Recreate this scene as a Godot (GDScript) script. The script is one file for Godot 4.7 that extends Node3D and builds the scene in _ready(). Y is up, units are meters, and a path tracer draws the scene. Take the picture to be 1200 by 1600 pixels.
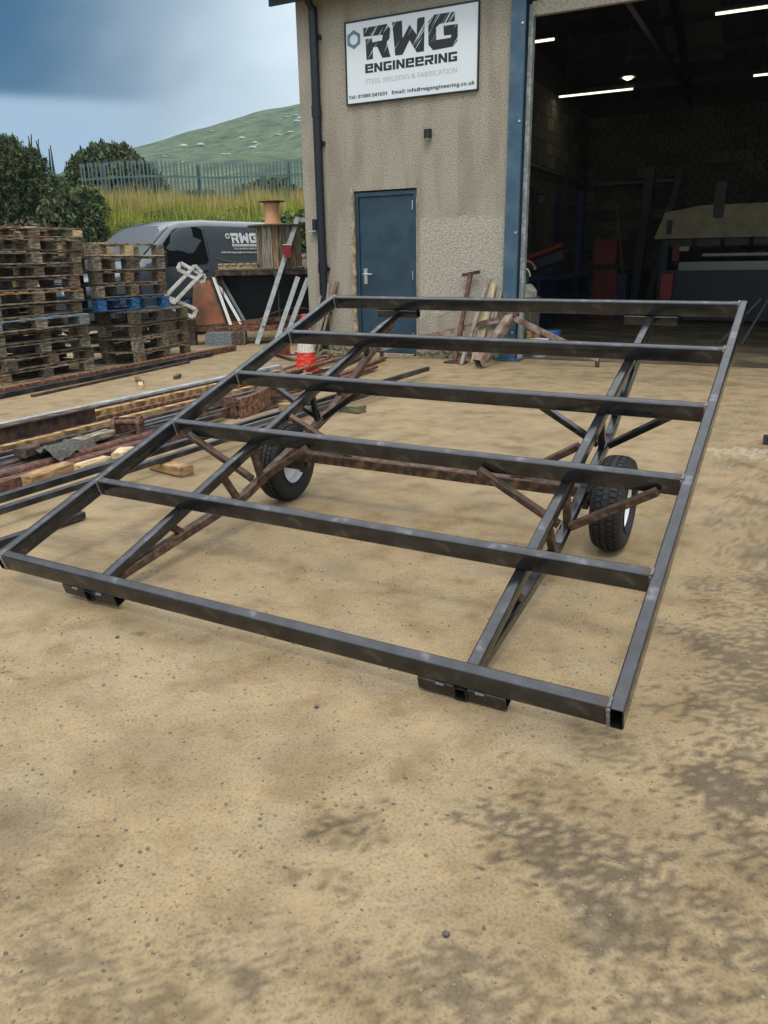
extends Node3D
# A steel trailer frame in a fabricator's yard. Metres, y up, x along the workshop front, camera above the origin.

const NB := Vector2(-0.63, -0.777)      # up the grass bank (x, z)
const EB := Vector2(0.777, -0.63)       # along the palisade fence (x, z)

var M := {}
var rng := RandomNumberGenerator.new()
var box_cache := {}

# ---------------------------------------------------------------- small helpers
func lin(r: float, g: float, b: float) -> Color:
	return Color(r, g, b).linear_to_srgb()

func tri(st: SurfaceTool, a: Vector3, b: Vector3, c: Vector3, n: Vector3) -> void:
	st.set_normal(n)
	st.add_vertex(a)
	if (c - a).cross(b - a).dot(n) >= 0.0:
		st.set_normal(n); st.add_vertex(b)
		st.set_normal(n); st.add_vertex(c)
	else:
		st.set_normal(n); st.add_vertex(c)
		st.set_normal(n); st.add_vertex(b)

func quad(st: SurfaceTool, a: Vector3, b: Vector3, c: Vector3, d: Vector3, n: Vector3) -> void:
	tri(st, a, b, c, n)
	tri(st, a, c, d, n)

func stri(st: SurfaceTool, p: Array, n: Array) -> void:          # a smooth triangle
	var face: Vector3 = n[0] + n[1] + n[2]
	var order := [0, 1, 2]
	if (p[2] - p[0]).cross(p[1] - p[0]).dot(face) < 0.0:
		order = [0, 2, 1]
	for i in order:
		st.set_normal(n[i])
		st.add_vertex(p[i])

func new_st() -> SurfaceTool:
	var st := SurfaceTool.new()
	st.begin(Mesh.PRIMITIVE_TRIANGLES)
	return st

func rect_profile(w: float, h: float, c := 0.0) -> PackedVector2Array:
	var x := w / 2.0
	var y := h / 2.0
	if c <= 0.0:
		return PackedVector2Array([Vector2(-x, -y), Vector2(x, -y), Vector2(x, y), Vector2(-x, y)])
	return PackedVector2Array([Vector2(-x + c, -y), Vector2(x - c, -y), Vector2(x, -y + c), Vector2(x, y - c), Vector2(x - c, y), Vector2(-x + c, y), Vector2(-x, y - c), Vector2(-x, -y + c)])

func round_profile(w: float, h: float, r: float) -> PackedVector2Array:   # a rolled hollow section has round corners
	var out := PackedVector2Array()
	var cs := [Vector2(w / 2 - r, -h / 2 + r), Vector2(w / 2 - r, h / 2 - r), Vector2(-w / 2 + r, h / 2 - r), Vector2(-w / 2 + r, -h / 2 + r)]
	for k in 4:
		for j in 4:
			var a := -PI / 2 + k * PI / 2 + j * PI / 6
			out.append(cs[k] + Vector2(cos(a), sin(a)) * r)
	return out

func l_profile(w: float, h: float, t: float) -> PackedVector2Array:
	return PackedVector2Array([Vector2(-w / 2, -h / 2), Vector2(w / 2, -h / 2), Vector2(w / 2, -h / 2 + t), Vector2(-w / 2 + t, -h / 2 + t), Vector2(-w / 2 + t, h / 2), Vector2(-w / 2, h / 2)])

func c_profile(w: float, h: float, t: float) -> PackedVector2Array:       # open to +x
	return PackedVector2Array([Vector2(-w / 2, -h / 2), Vector2(w / 2, -h / 2), Vector2(w / 2, -h / 2 + t), Vector2(-w / 2 + t, -h / 2 + t), Vector2(-w / 2 + t, h / 2 - t), Vector2(w / 2, h / 2 - t), Vector2(w / 2, h / 2), Vector2(-w / 2, h / 2)])

func i_profile(w: float, h: float, t: float) -> PackedVector2Array:
	var x := w / 2
	var y := h / 2
	var s := t / 2
	return PackedVector2Array([Vector2(-x, -y), Vector2(x, -y), Vector2(x, -y + t), Vector2(s, -y + t), Vector2(s, y - t), Vector2(x, y - t), Vector2(x, y), Vector2(-x, y), Vector2(-x, y - t), Vector2(-s, y - t), Vector2(-s, -y + t), Vector2(-x, -y + t)])

func frame_of(a: Vector3, b: Vector3, up: Vector3) -> Basis:
	var z := (b - a).normalized()
	var x := up.cross(z)
	if x.length() < 1e-4:
		x = Vector3(1, 0, 0)
	x = x.normalized()
	return Basis(x, z.cross(x), z)

func bar(st: SurfaceTool, a: Vector3, b: Vector3, prof: PackedVector2Array, up := Vector3.UP, caps := true, smooth := false) -> void:
	var f := frame_of(a, b, up)
	var n := prof.size()
	for i in n:
		var p := prof[i]
		var q := prof[(i + 1) % n]
		var e := (q - p)
		var nn := (f.x * e.y - f.y * e.x).normalized()
		var pa := f.x * p.x + f.y * p.y
		var qa := f.x * q.x + f.y * q.y
		if smooth:
			var o := prof[(i - 1 + n) % n]
			var r := prof[(i + 2) % n]
			var e0 := ((p - o).normalized() + e.normalized())
			var e1 := (e.normalized() + (r - q).normalized())
			var n0 := (f.x * e0.y - f.y * e0.x).normalized()
			var n1 := (f.x * e1.y - f.y * e1.x).normalized()
			stri(st, [a + pa, a + qa, b + qa], [n0, n1, n1])
			stri(st, [a + pa, b + qa, b + pa], [n0, n1, n0])
		else:
			quad(st, a + pa, a + qa, b + qa, b + pa, nn)
	if caps:
		var t := Geometry2D.triangulate_polygon(prof)
		for k in range(0, t.size(), 3):
			var v := []
			for j in 3:
				v.append(f.x * prof[t[k + j]].x + f.y * prof[t[k + j]].y)
			tri(st, a + v[0], a + v[1], a + v[2], -f.z)
			tri(st, b + v[0], b + v[1], b + v[2], f.z)

func tube(st: SurfaceTool, a: Vector3, b: Vector3, w: float, h: float, t: float, up := Vector3.UP) -> void:   # hollow section, open ends
	var f := frame_of(a, b, up)
	var o := round_profile(w, h, t * 1.9)
	var i := round_profile(w - 2 * t, h - 2 * t, t * 0.9)
	bar(st, a, b, o, up, false, true)
	var n := o.size()
	for k in n:
		var p := i[k]
		var q := i[(k + 1) % n]
		var nn := -(f.x * (q - p).y - f.y * (q - p).x).normalized()
		var pa := f.x * p.x + f.y * p.y
		var qa := f.x * q.x + f.y * q.y
		quad(st, a + pa, a + qa, b + qa, b + pa, nn)
		var po := f.x * o[k].x + f.y * o[k].y
		var qo := f.x * o[(k + 1) % n].x + f.y * o[(k + 1) % n].y
		quad(st, a + pa, a + qa, a + qo, a + po, -f.z)
		quad(st, b + pa, b + qa, b + qo, b + po, f.z)

func cbox(st: SurfaceTool, c: Vector3, s: Vector3, bevel := 0.0, basis := Basis()) -> void:
	bar(st, c - basis.z * s.z / 2, c + basis.z * s.z / 2, rect_profile(s.x, s.y, bevel), basis.y)

func cyl(st: SurfaceTool, a: Vector3, b: Vector3, r0: float, r1: float, n := 12, caps := true) -> void:
	var f := frame_of(a, b, Vector3.UP if absf((b - a).normalized().y) < 0.95 else Vector3(0, 0, 1))
	for k in n:
		var t0 := TAU * k / n
		var t1 := TAU * (k + 1) / n
		var d0 := f.x * cos(t0) + f.y * sin(t0)
		var d1 := f.x * cos(t1) + f.y * sin(t1)
		stri(st, [a + d0 * r0, a + d1 * r0, b + d1 * r1], [d0, d1, d1])
		if r1 > 0.0:
			stri(st, [a + d0 * r0, b + d1 * r1, b + d0 * r1], [d0, d1, d0])
		if caps:
			tri(st, a, a + d0 * r0, a + d1 * r0, -f.z)
			if r1 > 0.0:
				tri(st, b, b + d0 * r1, b + d1 * r1, f.z)

func lathe(st: SurfaceTool, prof: Array, n: int, xf := Transform3D()) -> void:      # (radius, height) pairs, turned about y; listed so that outside lies to the right of the path going up
	var m := prof.size()
	var nr := []
	for i in m:
		var p: Vector2 = prof[maxi(i - 1, 0)]
		var q: Vector2 = prof[mini(i + 1, m - 1)]
		var d := (q - p).normalized()
		nr.append(Vector2(d.y, -d.x))
	for i in m - 1:
		for k in n:
			var t0 := TAU * k / n
			var t1 := TAU * (k + 1) / n
			var P := []
			var N := []
			for c in [[i, t0], [i, t1], [i + 1, t1], [i + 1, t0]]:
				var u := Vector3(cos(c[1]), 0, sin(c[1]))
				var v: Vector2 = prof[c[0]]
				var w: Vector2 = nr[c[0]]
				P.append(xf * (u * v.x + Vector3.UP * v.y))
				N.append(xf.basis * (u * w.x + Vector3.UP * w.y))
			stri(st, [P[0], P[1], P[2]], [N[0], N[1], N[2]])
			stri(st, [P[0], P[2], P[3]], [N[0], N[2], N[3]])

func path_bar(st: SurfaceTool, pts: Array, prof: PackedVector2Array, up := Vector3.UP) -> void:
	for i in pts.size() - 1:
		bar(st, pts[i], pts[i + 1], prof, up)

func path_tube(st: SurfaceTool, pts: Array, r: float, n := 8) -> void:
	for i in pts.size() - 1:
		cyl(st, pts[i], pts[i + 1], r, r, n, true)

# ---------------------------------------------------------------- scene tree helpers
func add_mesh(called: String, mesh: Mesh, m: Material, parent: Node = self, at := Vector3.ZERO, basis := Basis()) -> MeshInstance3D:
	var o := MeshInstance3D.new()
	o.name = called
	o.mesh = mesh
	o.material_override = m
	o.transform = Transform3D(basis, at)
	parent.add_child(o, true)
	return o

func put(called: String, st: SurfaceTool, m: Material, parent: Node = self, at := Vector3.ZERO, basis := Basis()) -> MeshInstance3D:
	return add_mesh(called, st.commit(), m, parent, at, basis)

func boxm(called: String, c: Vector3, s: Vector3, m: Material, parent: Node = self, bevel := 0.0, basis := Basis()) -> MeshInstance3D:
	var key := "%.3f,%.3f,%.3f,%.3f" % [s.x, s.y, s.z, bevel]
	if not box_cache.has(key):
		var st := new_st()
		cbox(st, Vector3.ZERO, s, bevel)
		box_cache[key] = st.commit()
	return add_mesh(called, box_cache[key], m, parent, c, basis)

func tag(o: Node, label: String, category: String, group := "") -> Node:
	o.set_meta("label", label)
	o.set_meta("category", category)
	if group != "":
		o.set_meta("group", group)
	return o

func thing(called: String, label: String, category: String, at := Vector3.ZERO, turn := 0.0, group := "") -> Node3D:
	var o := Node3D.new()
	o.name = called
	o.position = at
	o.rotation.y = turn
	add_child(o, true)
	tag(o, label, category, group)
	return o

func structure(o: Node) -> Node:
	o.set_meta("kind", "structure")
	return o

func stuff(o: Node) -> Node:
	o.set_meta("kind", "stuff")
	return o

func rot(x: float, y: float, z: float) -> Basis:
	return Basis.from_euler(Vector3(x, y, z))

# ---------------------------------------------------------------- materials
func ntex(seed_: int, freq: float, stops: Array, size := 256, octaves := 4, kind := FastNoiseLite.TYPE_SIMPLEX_SMOOTH) -> NoiseTexture2D:
	var n := FastNoiseLite.new()
	n.seed = seed_
	n.frequency = freq
	n.noise_type = kind
	n.fractal_octaves = octaves
	if kind == FastNoiseLite.TYPE_CELLULAR:
		n.cellular_return_type = FastNoiseLite.RETURN_CELL_VALUE
		n.fractal_type = FastNoiseLite.FRACTAL_NONE
	var t := NoiseTexture2D.new()
	t.width = size
	t.height = size
	t.seamless = true
	t.noise = n
	if stops.size() > 0:
		var g := Gradient.new()
		var offs := PackedFloat32Array()
		var cols := PackedColorArray()
		for s in stops:
			offs.append(s[0])
			cols.append(lin(s[1], s[2], s[3]))
		g.offsets = offs
		g.colors = cols
		t.color_ramp = g
	return t

func gtex(seed_: int, freq: float, lo: float, hi: float, size := 256, octaves := 4) -> NoiseTexture2D:     # a grey map, for roughness or height; values as stored
	var t := ntex(seed_, freq, [], size, octaves)
	var g := Gradient.new()
	g.offsets = PackedFloat32Array([0.25, 0.75])
	g.colors = PackedColorArray([Color(lo, lo, lo), Color(hi, hi, hi)])
	t.color_ramp = g
	return t

func mat(r: float, g: float, b: float, rough := 0.8, metal := 0.0) -> StandardMaterial3D:
	var m := StandardMaterial3D.new()
	m.albedo_color = lin(r, g, b)
	m.roughness = rough
	m.metallic = metal
	return m

func tmat(tex: Texture2D, scale: Vector3, rough := 0.8, metal := 0.0, world := false) -> StandardMaterial3D:
	var m := StandardMaterial3D.new()
	m.albedo_texture = tex
	m.roughness = rough
	m.metallic = metal
	m.uv1_triplanar = true
	m.uv1_world_triplanar = world
	m.uv1_scale = scale
	return m

func bump(m: StandardMaterial3D, tex: Texture2D, cm: float) -> StandardMaterial3D:
	m.heightmap_enabled = true
	m.heightmap_texture = tex
	m.heightmap_scale = cm
	return m

func wood(seed_: int, a: Array, b: Array, c: Array, upright := false) -> StandardMaterial3D:
	var t := ntex(seed_, 0.012, [[0.2, a[0], a[1], a[2]], [0.5, b[0], b[1], b[2]], [0.8, c[0], c[1], c[2]]], 256, 5)
	return bump(tmat(t, Vector3(7.0, 0.9, 7.0) if upright else Vector3(5.0, 9.0, 1.6), 0.85), M_fine, 0.15)

var M_fine: NoiseTexture2D

func make_materials() -> void:
	M_fine = gtex(5, 0.06, 0.0, 1.0, 256, 4)
	# mill-scale steel: blue-black with scuffed bright patches and a little brown
	var scale_tex := ntex(11, 0.010, [[0.15, 0.060, 0.061, 0.063], [0.45, 0.070, 0.072, 0.076], [0.70, 0.080, 0.083, 0.089], [0.9, 0.15, 0.155, 0.165]], 512, 6)
	M.steel = tmat(scale_tex, Vector3(1.6, 1.6, 1.6), 0.4, 0.85)
	M.steel.roughness_texture = gtex(12, 0.03, 0.15, 0.24, 256, 5)
	M.steel.roughness = 1.0
	M.steel.metallic_specular = 0.5
	bump(M.steel, gtex(13, 0.05, 0.0, 1.0, 256, 4), 0.006)
	var brown_tex := ntex(15, 0.013, [[0.2, 0.040, 0.030, 0.026], [0.45, 0.075, 0.048, 0.034], [0.65, 0.125, 0.072, 0.045], [0.85, 0.19, 0.12, 0.08]], 512, 6)
	M.steel_brown = bump(tmat(brown_tex, Vector3(2.5, 2.5, 2.5), 0.55, 0.25), M_fine, 0.1)
	M.heat = mat(0.055, 0.040, 0.036, 0.28, 0.4)
	M.weld = mat(0.30, 0.30, 0.31, 0.32, 0.85)
	bump(M.weld, M_fine, 0.3)
	M.weld.uv1_triplanar = true
	M.weld.uv1_scale = Vector3(20, 20, 20)
	M.rust = bump(tmat(ntex(21, 0.014, [[0.2, 0.065, 0.030, 0.020], [0.45, 0.14, 0.062, 0.035], [0.62, 0.22, 0.105, 0.055], [0.85, 0.34, 0.19, 0.10]], 512, 6), Vector3(2, 2, 2), 0.85, 0.1), M_fine, 0.25)
	M.rust_dark = bump(tmat(ntex(22, 0.014, [[0.2, 0.030, 0.022, 0.020], [0.5, 0.072, 0.045, 0.034], [0.8, 0.14, 0.08, 0.05]], 256, 5), Vector3(2, 2, 2), 0.75, 0.2), M_fine, 0.2)
	M.rust_red = bump(tmat(ntex(23, 0.016, [[0.2, 0.060, 0.028, 0.021], [0.5, 0.115, 0.050, 0.034], [0.8, 0.19, 0.092, 0.060]], 256, 5), Vector3(3, 3, 3), 0.7, 0.1), M_fine, 0.2)
	M.rust_tan = bump(tmat(ntex(24, 0.014, [[0.2, 0.10, 0.055, 0.025], [0.5, 0.30, 0.18, 0.075], [0.8, 0.46, 0.31, 0.15]], 256, 5), Vector3(2, 2, 2), 0.85, 0.05), M_fine, 0.2)
	M.pole_rust = bump(tmat(ntex(26, 0.012, [[0.2, 0.10, 0.06, 0.045], [0.5, 0.22, 0.15, 0.12], [0.8, 0.33, 0.26, 0.225]], 256, 5), Vector3(2, 2, 2), 0.6), M_fine, 0.2)
	M.orange_rust = bump(tmat(ntex(25, 0.010, [[0.25, 0.13, 0.080, 0.042], [0.45, 0.19, 0.092, 0.045], [0.6, 0.27, 0.092, 0.046], [0.8, 0.33, 0.10, 0.05]], 256, 4), Vector3(1.2, 1.2, 1.2), 0.8), M_fine, 0.2)
	M.galv = tmat(ntex(31, 0.05, [[0.2, 0.26, 0.29, 0.295], [0.5, 0.34, 0.375, 0.38], [0.8, 0.43, 0.465, 0.47]], 256, 3, FastNoiseLite.TYPE_CELLULAR), Vector3(2, 2, 2), 0.42, 0.2)
	M.dark_bar = tmat(ntex(32, 0.012, [[0.2, 0.04, 0.042, 0.048], [0.5, 0.075, 0.08, 0.09], [0.8, 0.15, 0.155, 0.165]], 256, 5), Vector3(2, 2, 1), 0.35, 0.8)
	# building
	var harl := ntex(41, 0.11, [[0.12, 0.215, 0.195, 0.158], [0.38, 0.365, 0.333, 0.275], [0.62, 0.425, 0.39, 0.325], [0.88, 0.55, 0.51, 0.435]], 512, 4)
	M.harl = bump(tmat(harl, Vector3(0.85, 0.85, 0.85), 0.95), gtex(42, 0.13, 0.0, 1.0, 512, 3), 0.7)
	M.harl.detail_enabled = true
	M.harl.detail_blend_mode = BaseMaterial3D.BLEND_MODE_MUL
	M.harl.detail_uv_layer = BaseMaterial3D.DETAIL_UV_2
	M.harl.uv2_triplanar = true
	M.harl.uv2_scale = Vector3(0.55, 0.10, 0.55)
	M.harl.detail_albedo = ntex(43, 0.011, [[0.2, 0.82, 0.80, 0.77], [0.42, 0.94, 0.93, 0.91], [0.6, 1.0, 1.0, 0.99]], 512, 6)
	M.render_patch = bump(tmat(ntex(44, 0.05, [[0.15, 0.30, 0.277, 0.228], [0.5, 0.405, 0.376, 0.315], [0.85, 0.49, 0.455, 0.39]], 512, 5), Vector3(0.9, 0.9, 0.9), 0.95), gtex(45, 0.09, 0.0, 1.0, 512, 4), 0.6)
	M.mortar = bump(tmat(ntex(46, 0.02, [[0.2, 0.22, 0.16, 0.10], [0.5, 0.38, 0.29, 0.19], [0.8, 0.52, 0.40, 0.27]], 256, 5), Vector3(2, 2, 2), 0.95), M_fine, 1.0)
	M.moss_stone = bump(tmat(ntex(47, 0.02, [[0.2, 0.05, 0.055, 0.03], [0.45, 0.15, 0.145, 0.09], [0.7, 0.30, 0.26, 0.18]], 256, 5), Vector3(2, 2, 2), 0.95), M_fine, 1.0)
	M.navy = tmat(ntex(48, 0.01, [[0.2, 0.016, 0.042, 0.066], [0.8, 0.024, 0.060, 0.092]], 256, 4), Vector3(1, 1, 1), 0.4)
	M.navy_column = tmat(ntex(49, 0.012, [[0.2, 0.034, 0.082, 0.135], [0.6, 0.046, 0.105, 0.165], [0.9, 0.08, 0.14, 0.20]], 256, 5), Vector3(1, 1, 1), 0.45)
	M.pipe = mat(0.005, 0.009, 0.015, 0.4)
	M.fascia = mat(0.012, 0.013, 0.015, 0.6)
	M.roof_sheet = tmat(ntex(50, 0.02, [[0.2, 0.03, 0.032, 0.034], [0.8, 0.055, 0.057, 0.06]], 256, 4), Vector3(0.5, 0.5, 0.5), 0.8)
	M.roof_light = mat(0.10, 0.10, 0.09, 0.6)
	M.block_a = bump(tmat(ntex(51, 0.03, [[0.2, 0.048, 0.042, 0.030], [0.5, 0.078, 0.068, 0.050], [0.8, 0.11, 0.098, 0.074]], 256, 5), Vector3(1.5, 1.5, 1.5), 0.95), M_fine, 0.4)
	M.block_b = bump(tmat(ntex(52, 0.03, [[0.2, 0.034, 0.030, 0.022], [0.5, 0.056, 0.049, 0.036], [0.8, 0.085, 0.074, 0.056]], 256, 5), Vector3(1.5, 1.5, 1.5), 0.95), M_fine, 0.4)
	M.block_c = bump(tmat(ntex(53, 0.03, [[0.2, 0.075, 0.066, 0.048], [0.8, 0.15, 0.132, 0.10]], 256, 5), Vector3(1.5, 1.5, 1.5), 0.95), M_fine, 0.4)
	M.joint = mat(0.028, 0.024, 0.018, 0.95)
	M.floor = bump(tmat(ntex(54, 0.008, [[0.2, 0.05, 0.040, 0.026], [0.5, 0.10, 0.078, 0.050], [0.8, 0.16, 0.125, 0.082]], 512, 6), Vector3(0.3, 0.3, 0.3), 0.8, 0.0, true), M_fine, 0.1)
	# wood
	M.wood_grey = wood(61, [0.095, 0.080, 0.058], [0.21, 0.175, 0.125], [0.36, 0.31, 0.235])
	M.wood_brown = wood(62, [0.070, 0.046, 0.028], [0.16, 0.108, 0.066], [0.29, 0.21, 0.135])
	M.wood_dark = wood(63, [0.035, 0.028, 0.020], [0.085, 0.066, 0.045], [0.15, 0.12, 0.085])
	M.wood_pale = wood(64, [0.26, 0.19, 0.10], [0.46, 0.35, 0.20], [0.62, 0.50, 0.31])
	M.wood_orange = wood(65, [0.17, 0.10, 0.045], [0.31, 0.19, 0.09], [0.42, 0.28, 0.14])
	M.wood_blue = wood(66, [0.012, 0.06, 0.14], [0.018, 0.11, 0.26], [0.06, 0.17, 0.32])
	M.wood_blue_worn = wood(67, [0.12, 0.12, 0.115], [0.19, 0.20, 0.20], [0.15, 0.25, 0.33])
	M.wood_green = wood(68, [0.06, 0.065, 0.03], [0.14, 0.13, 0.07], [0.22, 0.19, 0.11])
	M.stave_grey = wood(85, [0.13, 0.115, 0.09], [0.24, 0.21, 0.165], [0.36, 0.32, 0.26], true)
	M.stave_brown = wood(86, [0.13, 0.075, 0.04], [0.25, 0.15, 0.085], [0.34, 0.23, 0.145], true)
	M.stave_dark = wood(87, [0.05, 0.038, 0.028], [0.12, 0.09, 0.066], [0.22, 0.18, 0.135], true)
	M.stave_pale = wood(88, [0.24, 0.19, 0.12], [0.42, 0.34, 0.22], [0.55, 0.46, 0.32], true)
	# everything else
	M.tyre = bump(tmat(ntex(71, 0.03, [[0.2, 0.010, 0.010, 0.011], [0.8, 0.022, 0.022, 0.023]], 256, 4), Vector3(6, 6, 6), 0.72), M_fine, 0.05)
	M.rim = mat(0.80, 0.82, 0.86, 0.35, 0.0)
	M.white = mat(0.72, 0.74, 0.75, 0.5)
	M.upvc = tmat(ntex(72, 0.02, [[0.2, 0.36, 0.35, 0.32], [0.8, 0.58, 0.57, 0.54]], 256, 4), Vector3(2, 2, 2), 0.4)
	M.sign_white = mat(0.70, 0.77, 0.83, 0.35)
	M.sign_ink = mat(0.012, 0.014, 0.019, 0.5)
	M.sign_grey = mat(0.45, 0.48, 0.50, 0.5)
	M.sign_blue = mat(0.12, 0.20, 0.27, 0.5)
	M.black = mat(0.012, 0.012, 0.013, 0.5)
	M.chrome = mat(0.62, 0.62, 0.60, 0.28, 0.9)
	M.van = mat(0.048, 0.066, 0.084, 0.32, 0.0)
	M.van.clearcoat_enabled = true
	M.van.clearcoat = 1.0
	M.van.clearcoat_roughness = 0.06
	M.van_trim = mat(0.014, 0.015, 0.016, 0.6)
	M.window_dark = mat(0.006, 0.008, 0.009, 0.2)
	M.window_dark.metallic_specular = 0.3
	M.windscreen = mat(0.008, 0.011, 0.012, 0.06)
	M.windscreen.metallic_specular = 1.0
	M.lamp_glass = mat(0.6, 0.62, 0.65, 0.1)
	M.cone = bump(tmat(ntex(73, 0.02, [[0.2, 0.50, 0.022, 0.010], [0.6, 0.68, 0.036, 0.014], [0.92, 0.72, 0.07, 0.035]], 256, 4), Vector3(4, 4, 4), 0.5), gtex(75, 0.02, 0.0, 1.0, 256, 3), 1.0)
	M.cone_white = bump(tmat(ntex(74, 0.04, [[0.25, 0.22, 0.19, 0.15], [0.5, 0.66, 0.62, 0.56], [0.8, 0.80, 0.77, 0.72]], 256, 4), Vector3(5, 5, 5), 0.5), M_fine, 0.2)
	M.red = mat(0.26, 0.013, 0.014, 0.45)
	M.red_dull = tmat(ntex(76, 0.02, [[0.2, 0.10, 0.012, 0.009], [0.8, 0.22, 0.022, 0.016]], 256, 4), Vector3(2, 2, 2), 0.6)
	M.cream = tmat(ntex(77, 0.012, [[0.2, 0.21, 0.175, 0.085], [0.8, 0.30, 0.255, 0.13]], 256, 4), Vector3(1, 1, 1), 0.5)
	M.machine_dark = mat(0.016, 0.018, 0.021, 0.5)
	M.machine_blue = mat(0.010, 0.017, 0.065, 0.5)
	M.machine_green = mat(0.010, 0.14, 0.09, 0.45)
	M.paint_blue = mat(0.02, 0.09, 0.30, 0.4)
	M.dull_steel = mat(0.16, 0.16, 0.16, 0.4, 0.7)
	M.plastic_orange = mat(0.66, 0.34, 0.17, 0.45)
	M.plastic_orange.backlight_enabled = true
	M.plastic_orange.backlight = Color(0.35, 0.2, 0.1)
	M.sheet = bump(tmat(ntex(78, 0.02, [[0.2, 0.05, 0.05, 0.045], [0.8, 0.12, 0.115, 0.10]], 256, 4), Vector3(3, 3, 3), 0.75), M_fine, 0.5)
	M.cardboard = mat(0.40, 0.33, 0.22, 0.85)
	M.fence = tmat(ntex(79, 0.02, [[0.2, 0.085, 0.135, 0.135], [0.8, 0.14, 0.20, 0.20]], 256, 4), Vector3(1, 1, 1), 0.5, 0.3)
	M.low_wall = bump(tmat(ntex(80, 0.02, [[0.2, 0.25, 0.22, 0.16], [0.8, 0.44, 0.40, 0.30]], 256, 5), Vector3(1, 1, 1), 0.95), M_fine, 0.6)
	M.bark = bump(tmat(ntex(81, 0.02, [[0.2, 0.035, 0.026, 0.018], [0.8, 0.10, 0.078, 0.055]], 256, 4), Vector3(4, 4, 4), 0.95), M_fine, 1.0)
	M.leaf = mat(1, 1, 1, 0.7)
	M.leaf.vertex_color_use_as_albedo = true
	M.leaf.backlight_enabled = true
	M.leaf.backlight = Color(0.25, 0.28, 0.15)
	M.grass_ground = bump(tmat(ntex(82, 0.012, [[0.2, 0.045, 0.055, 0.018], [0.5, 0.085, 0.10, 0.03], [0.8, 0.16, 0.15, 0.055]], 512, 6), Vector3(0.4, 0.4, 0.4), 0.95, 0.0, true), M_fine, 3.0)
	M.hill = bump(tmat(ntex(83, 0.012, [[0.2, 0.022, 0.042, 0.020], [0.42, 0.045, 0.085, 0.034], [0.56, 0.075, 0.115, 0.048], [0.68, 0.055, 0.075, 0.042], [0.85, 0.16, 0.16, 0.085]], 512, 6), Vector3(0.022, 0.022, 0.022), 0.95, 0.0, true), M_fine, 30.0)
	M.rock = mat(0.42, 0.42, 0.40, 0.9)
	M.stone = bump(tmat(ntex(84, 0.03, [[0.2, 0.05, 0.05, 0.055], [0.8, 0.16, 0.155, 0.15]], 256, 4), Vector3(10, 10, 10), 0.8), M_fine, 0.2)
	# yard: vertex colours carry sand and stains, the texture the grain of the concrete
	var grain := ntex(91, 0.13, [[0.12, 0.56, 0.52, 0.46], [0.28, 0.82, 0.80, 0.76], [0.5, 0.94, 0.93, 0.92], [0.72, 1.0, 1.0, 1.0]], 1024, 5)
	M.yard = tmat(grain, Vector3(0.62, 0.62, 0.62), 0.9, 0.0, true)
	M.yard.vertex_color_use_as_albedo = true
	M.yard.detail_enabled = true
	M.yard.detail_blend_mode = BaseMaterial3D.BLEND_MODE_MUL
	M.yard.detail_uv_layer = BaseMaterial3D.DETAIL_UV_2
	M.yard.uv2_triplanar = true
	M.yard.uv2_world_triplanar = true
	M.yard.uv2_scale = Vector3(0.23, 0.23, 0.23)
	M.yard.detail_albedo = ntex(93, 0.016, [[0.15, 0.72, 0.68, 0.61], [0.36, 0.88, 0.86, 0.82], [0.5, 0.96, 0.95, 0.94], [0.7, 1.0, 1.0, 1.0]], 1024, 8)
	bump(M.yard, gtex(92, 0.16, 0.0, 1.0, 1024, 5), 0.035)

# ---------------------------------------------------------------- camera, sky, light
func make_sky() -> PanoramaSkyMaterial:
	var w := 768
	var h := 384
	var n := FastNoiseLite.new()
	n.seed = 7
	n.frequency = 0.55
	n.fractal_octaves = 5
	var n2 := FastNoiseLite.new()
	n2.seed = 19
	n2.frequency = 1.3
	n2.fractal_octaves = 5
	var img := Image.create(w, h, false, Image.FORMAT_RGBF)
	for j in h:
		var el := PI * (0.5 - (j + 0.5) / h)
		for i in w:
			var az := TAU * (i + 0.5) / w          # the picture starts at -z and runs towards +x
			var d := Vector3(sin(az) * cos(el), sin(el), -cos(az) * cos(el))
			var c := Vector3(0.20, 0.17, 0.12)
			if d.y > -0.02:
				var y := maxf(d.y, 0.0)
				var p := Vector2(d.x, d.z) / (y + 0.32)
				var a := n.get_noise_2d(p.x * 0.7, p.y * 1.1) * 0.5 + 0.5
				var b := n2.get_noise_2d(p.x * 0.8 + 9.0, p.y * 1.5) * 0.5 + 0.5
				var t := smoothstep(0.10, 0.98, a * 0.55 + b * 0.36 + clampf(2.3 * (d.x + 0.65), -0.30, 0.40) + 0.25 * (y - 0.16))
				t = clampf(t, 0.0, 1.0)
				c = Vector3(0.042, 0.140, 0.270).lerp(Vector3(0.86, 1.0, 1.10), t)
				c = c.lerp(Vector3(2.20, 2.25, 2.32), smoothstep(0.28, 0.85, y) * 0.9)
				c += Vector3(0.03, 0.06, 0.11) * (1.0 - smoothstep(0.0, 0.2, y))
			img.set_pixel(i, j, Color(c.x, c.y, c.z))
	var m := PanoramaSkyMaterial.new()
	m.panorama = ImageTexture.create_from_image(img)
	return m

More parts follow.
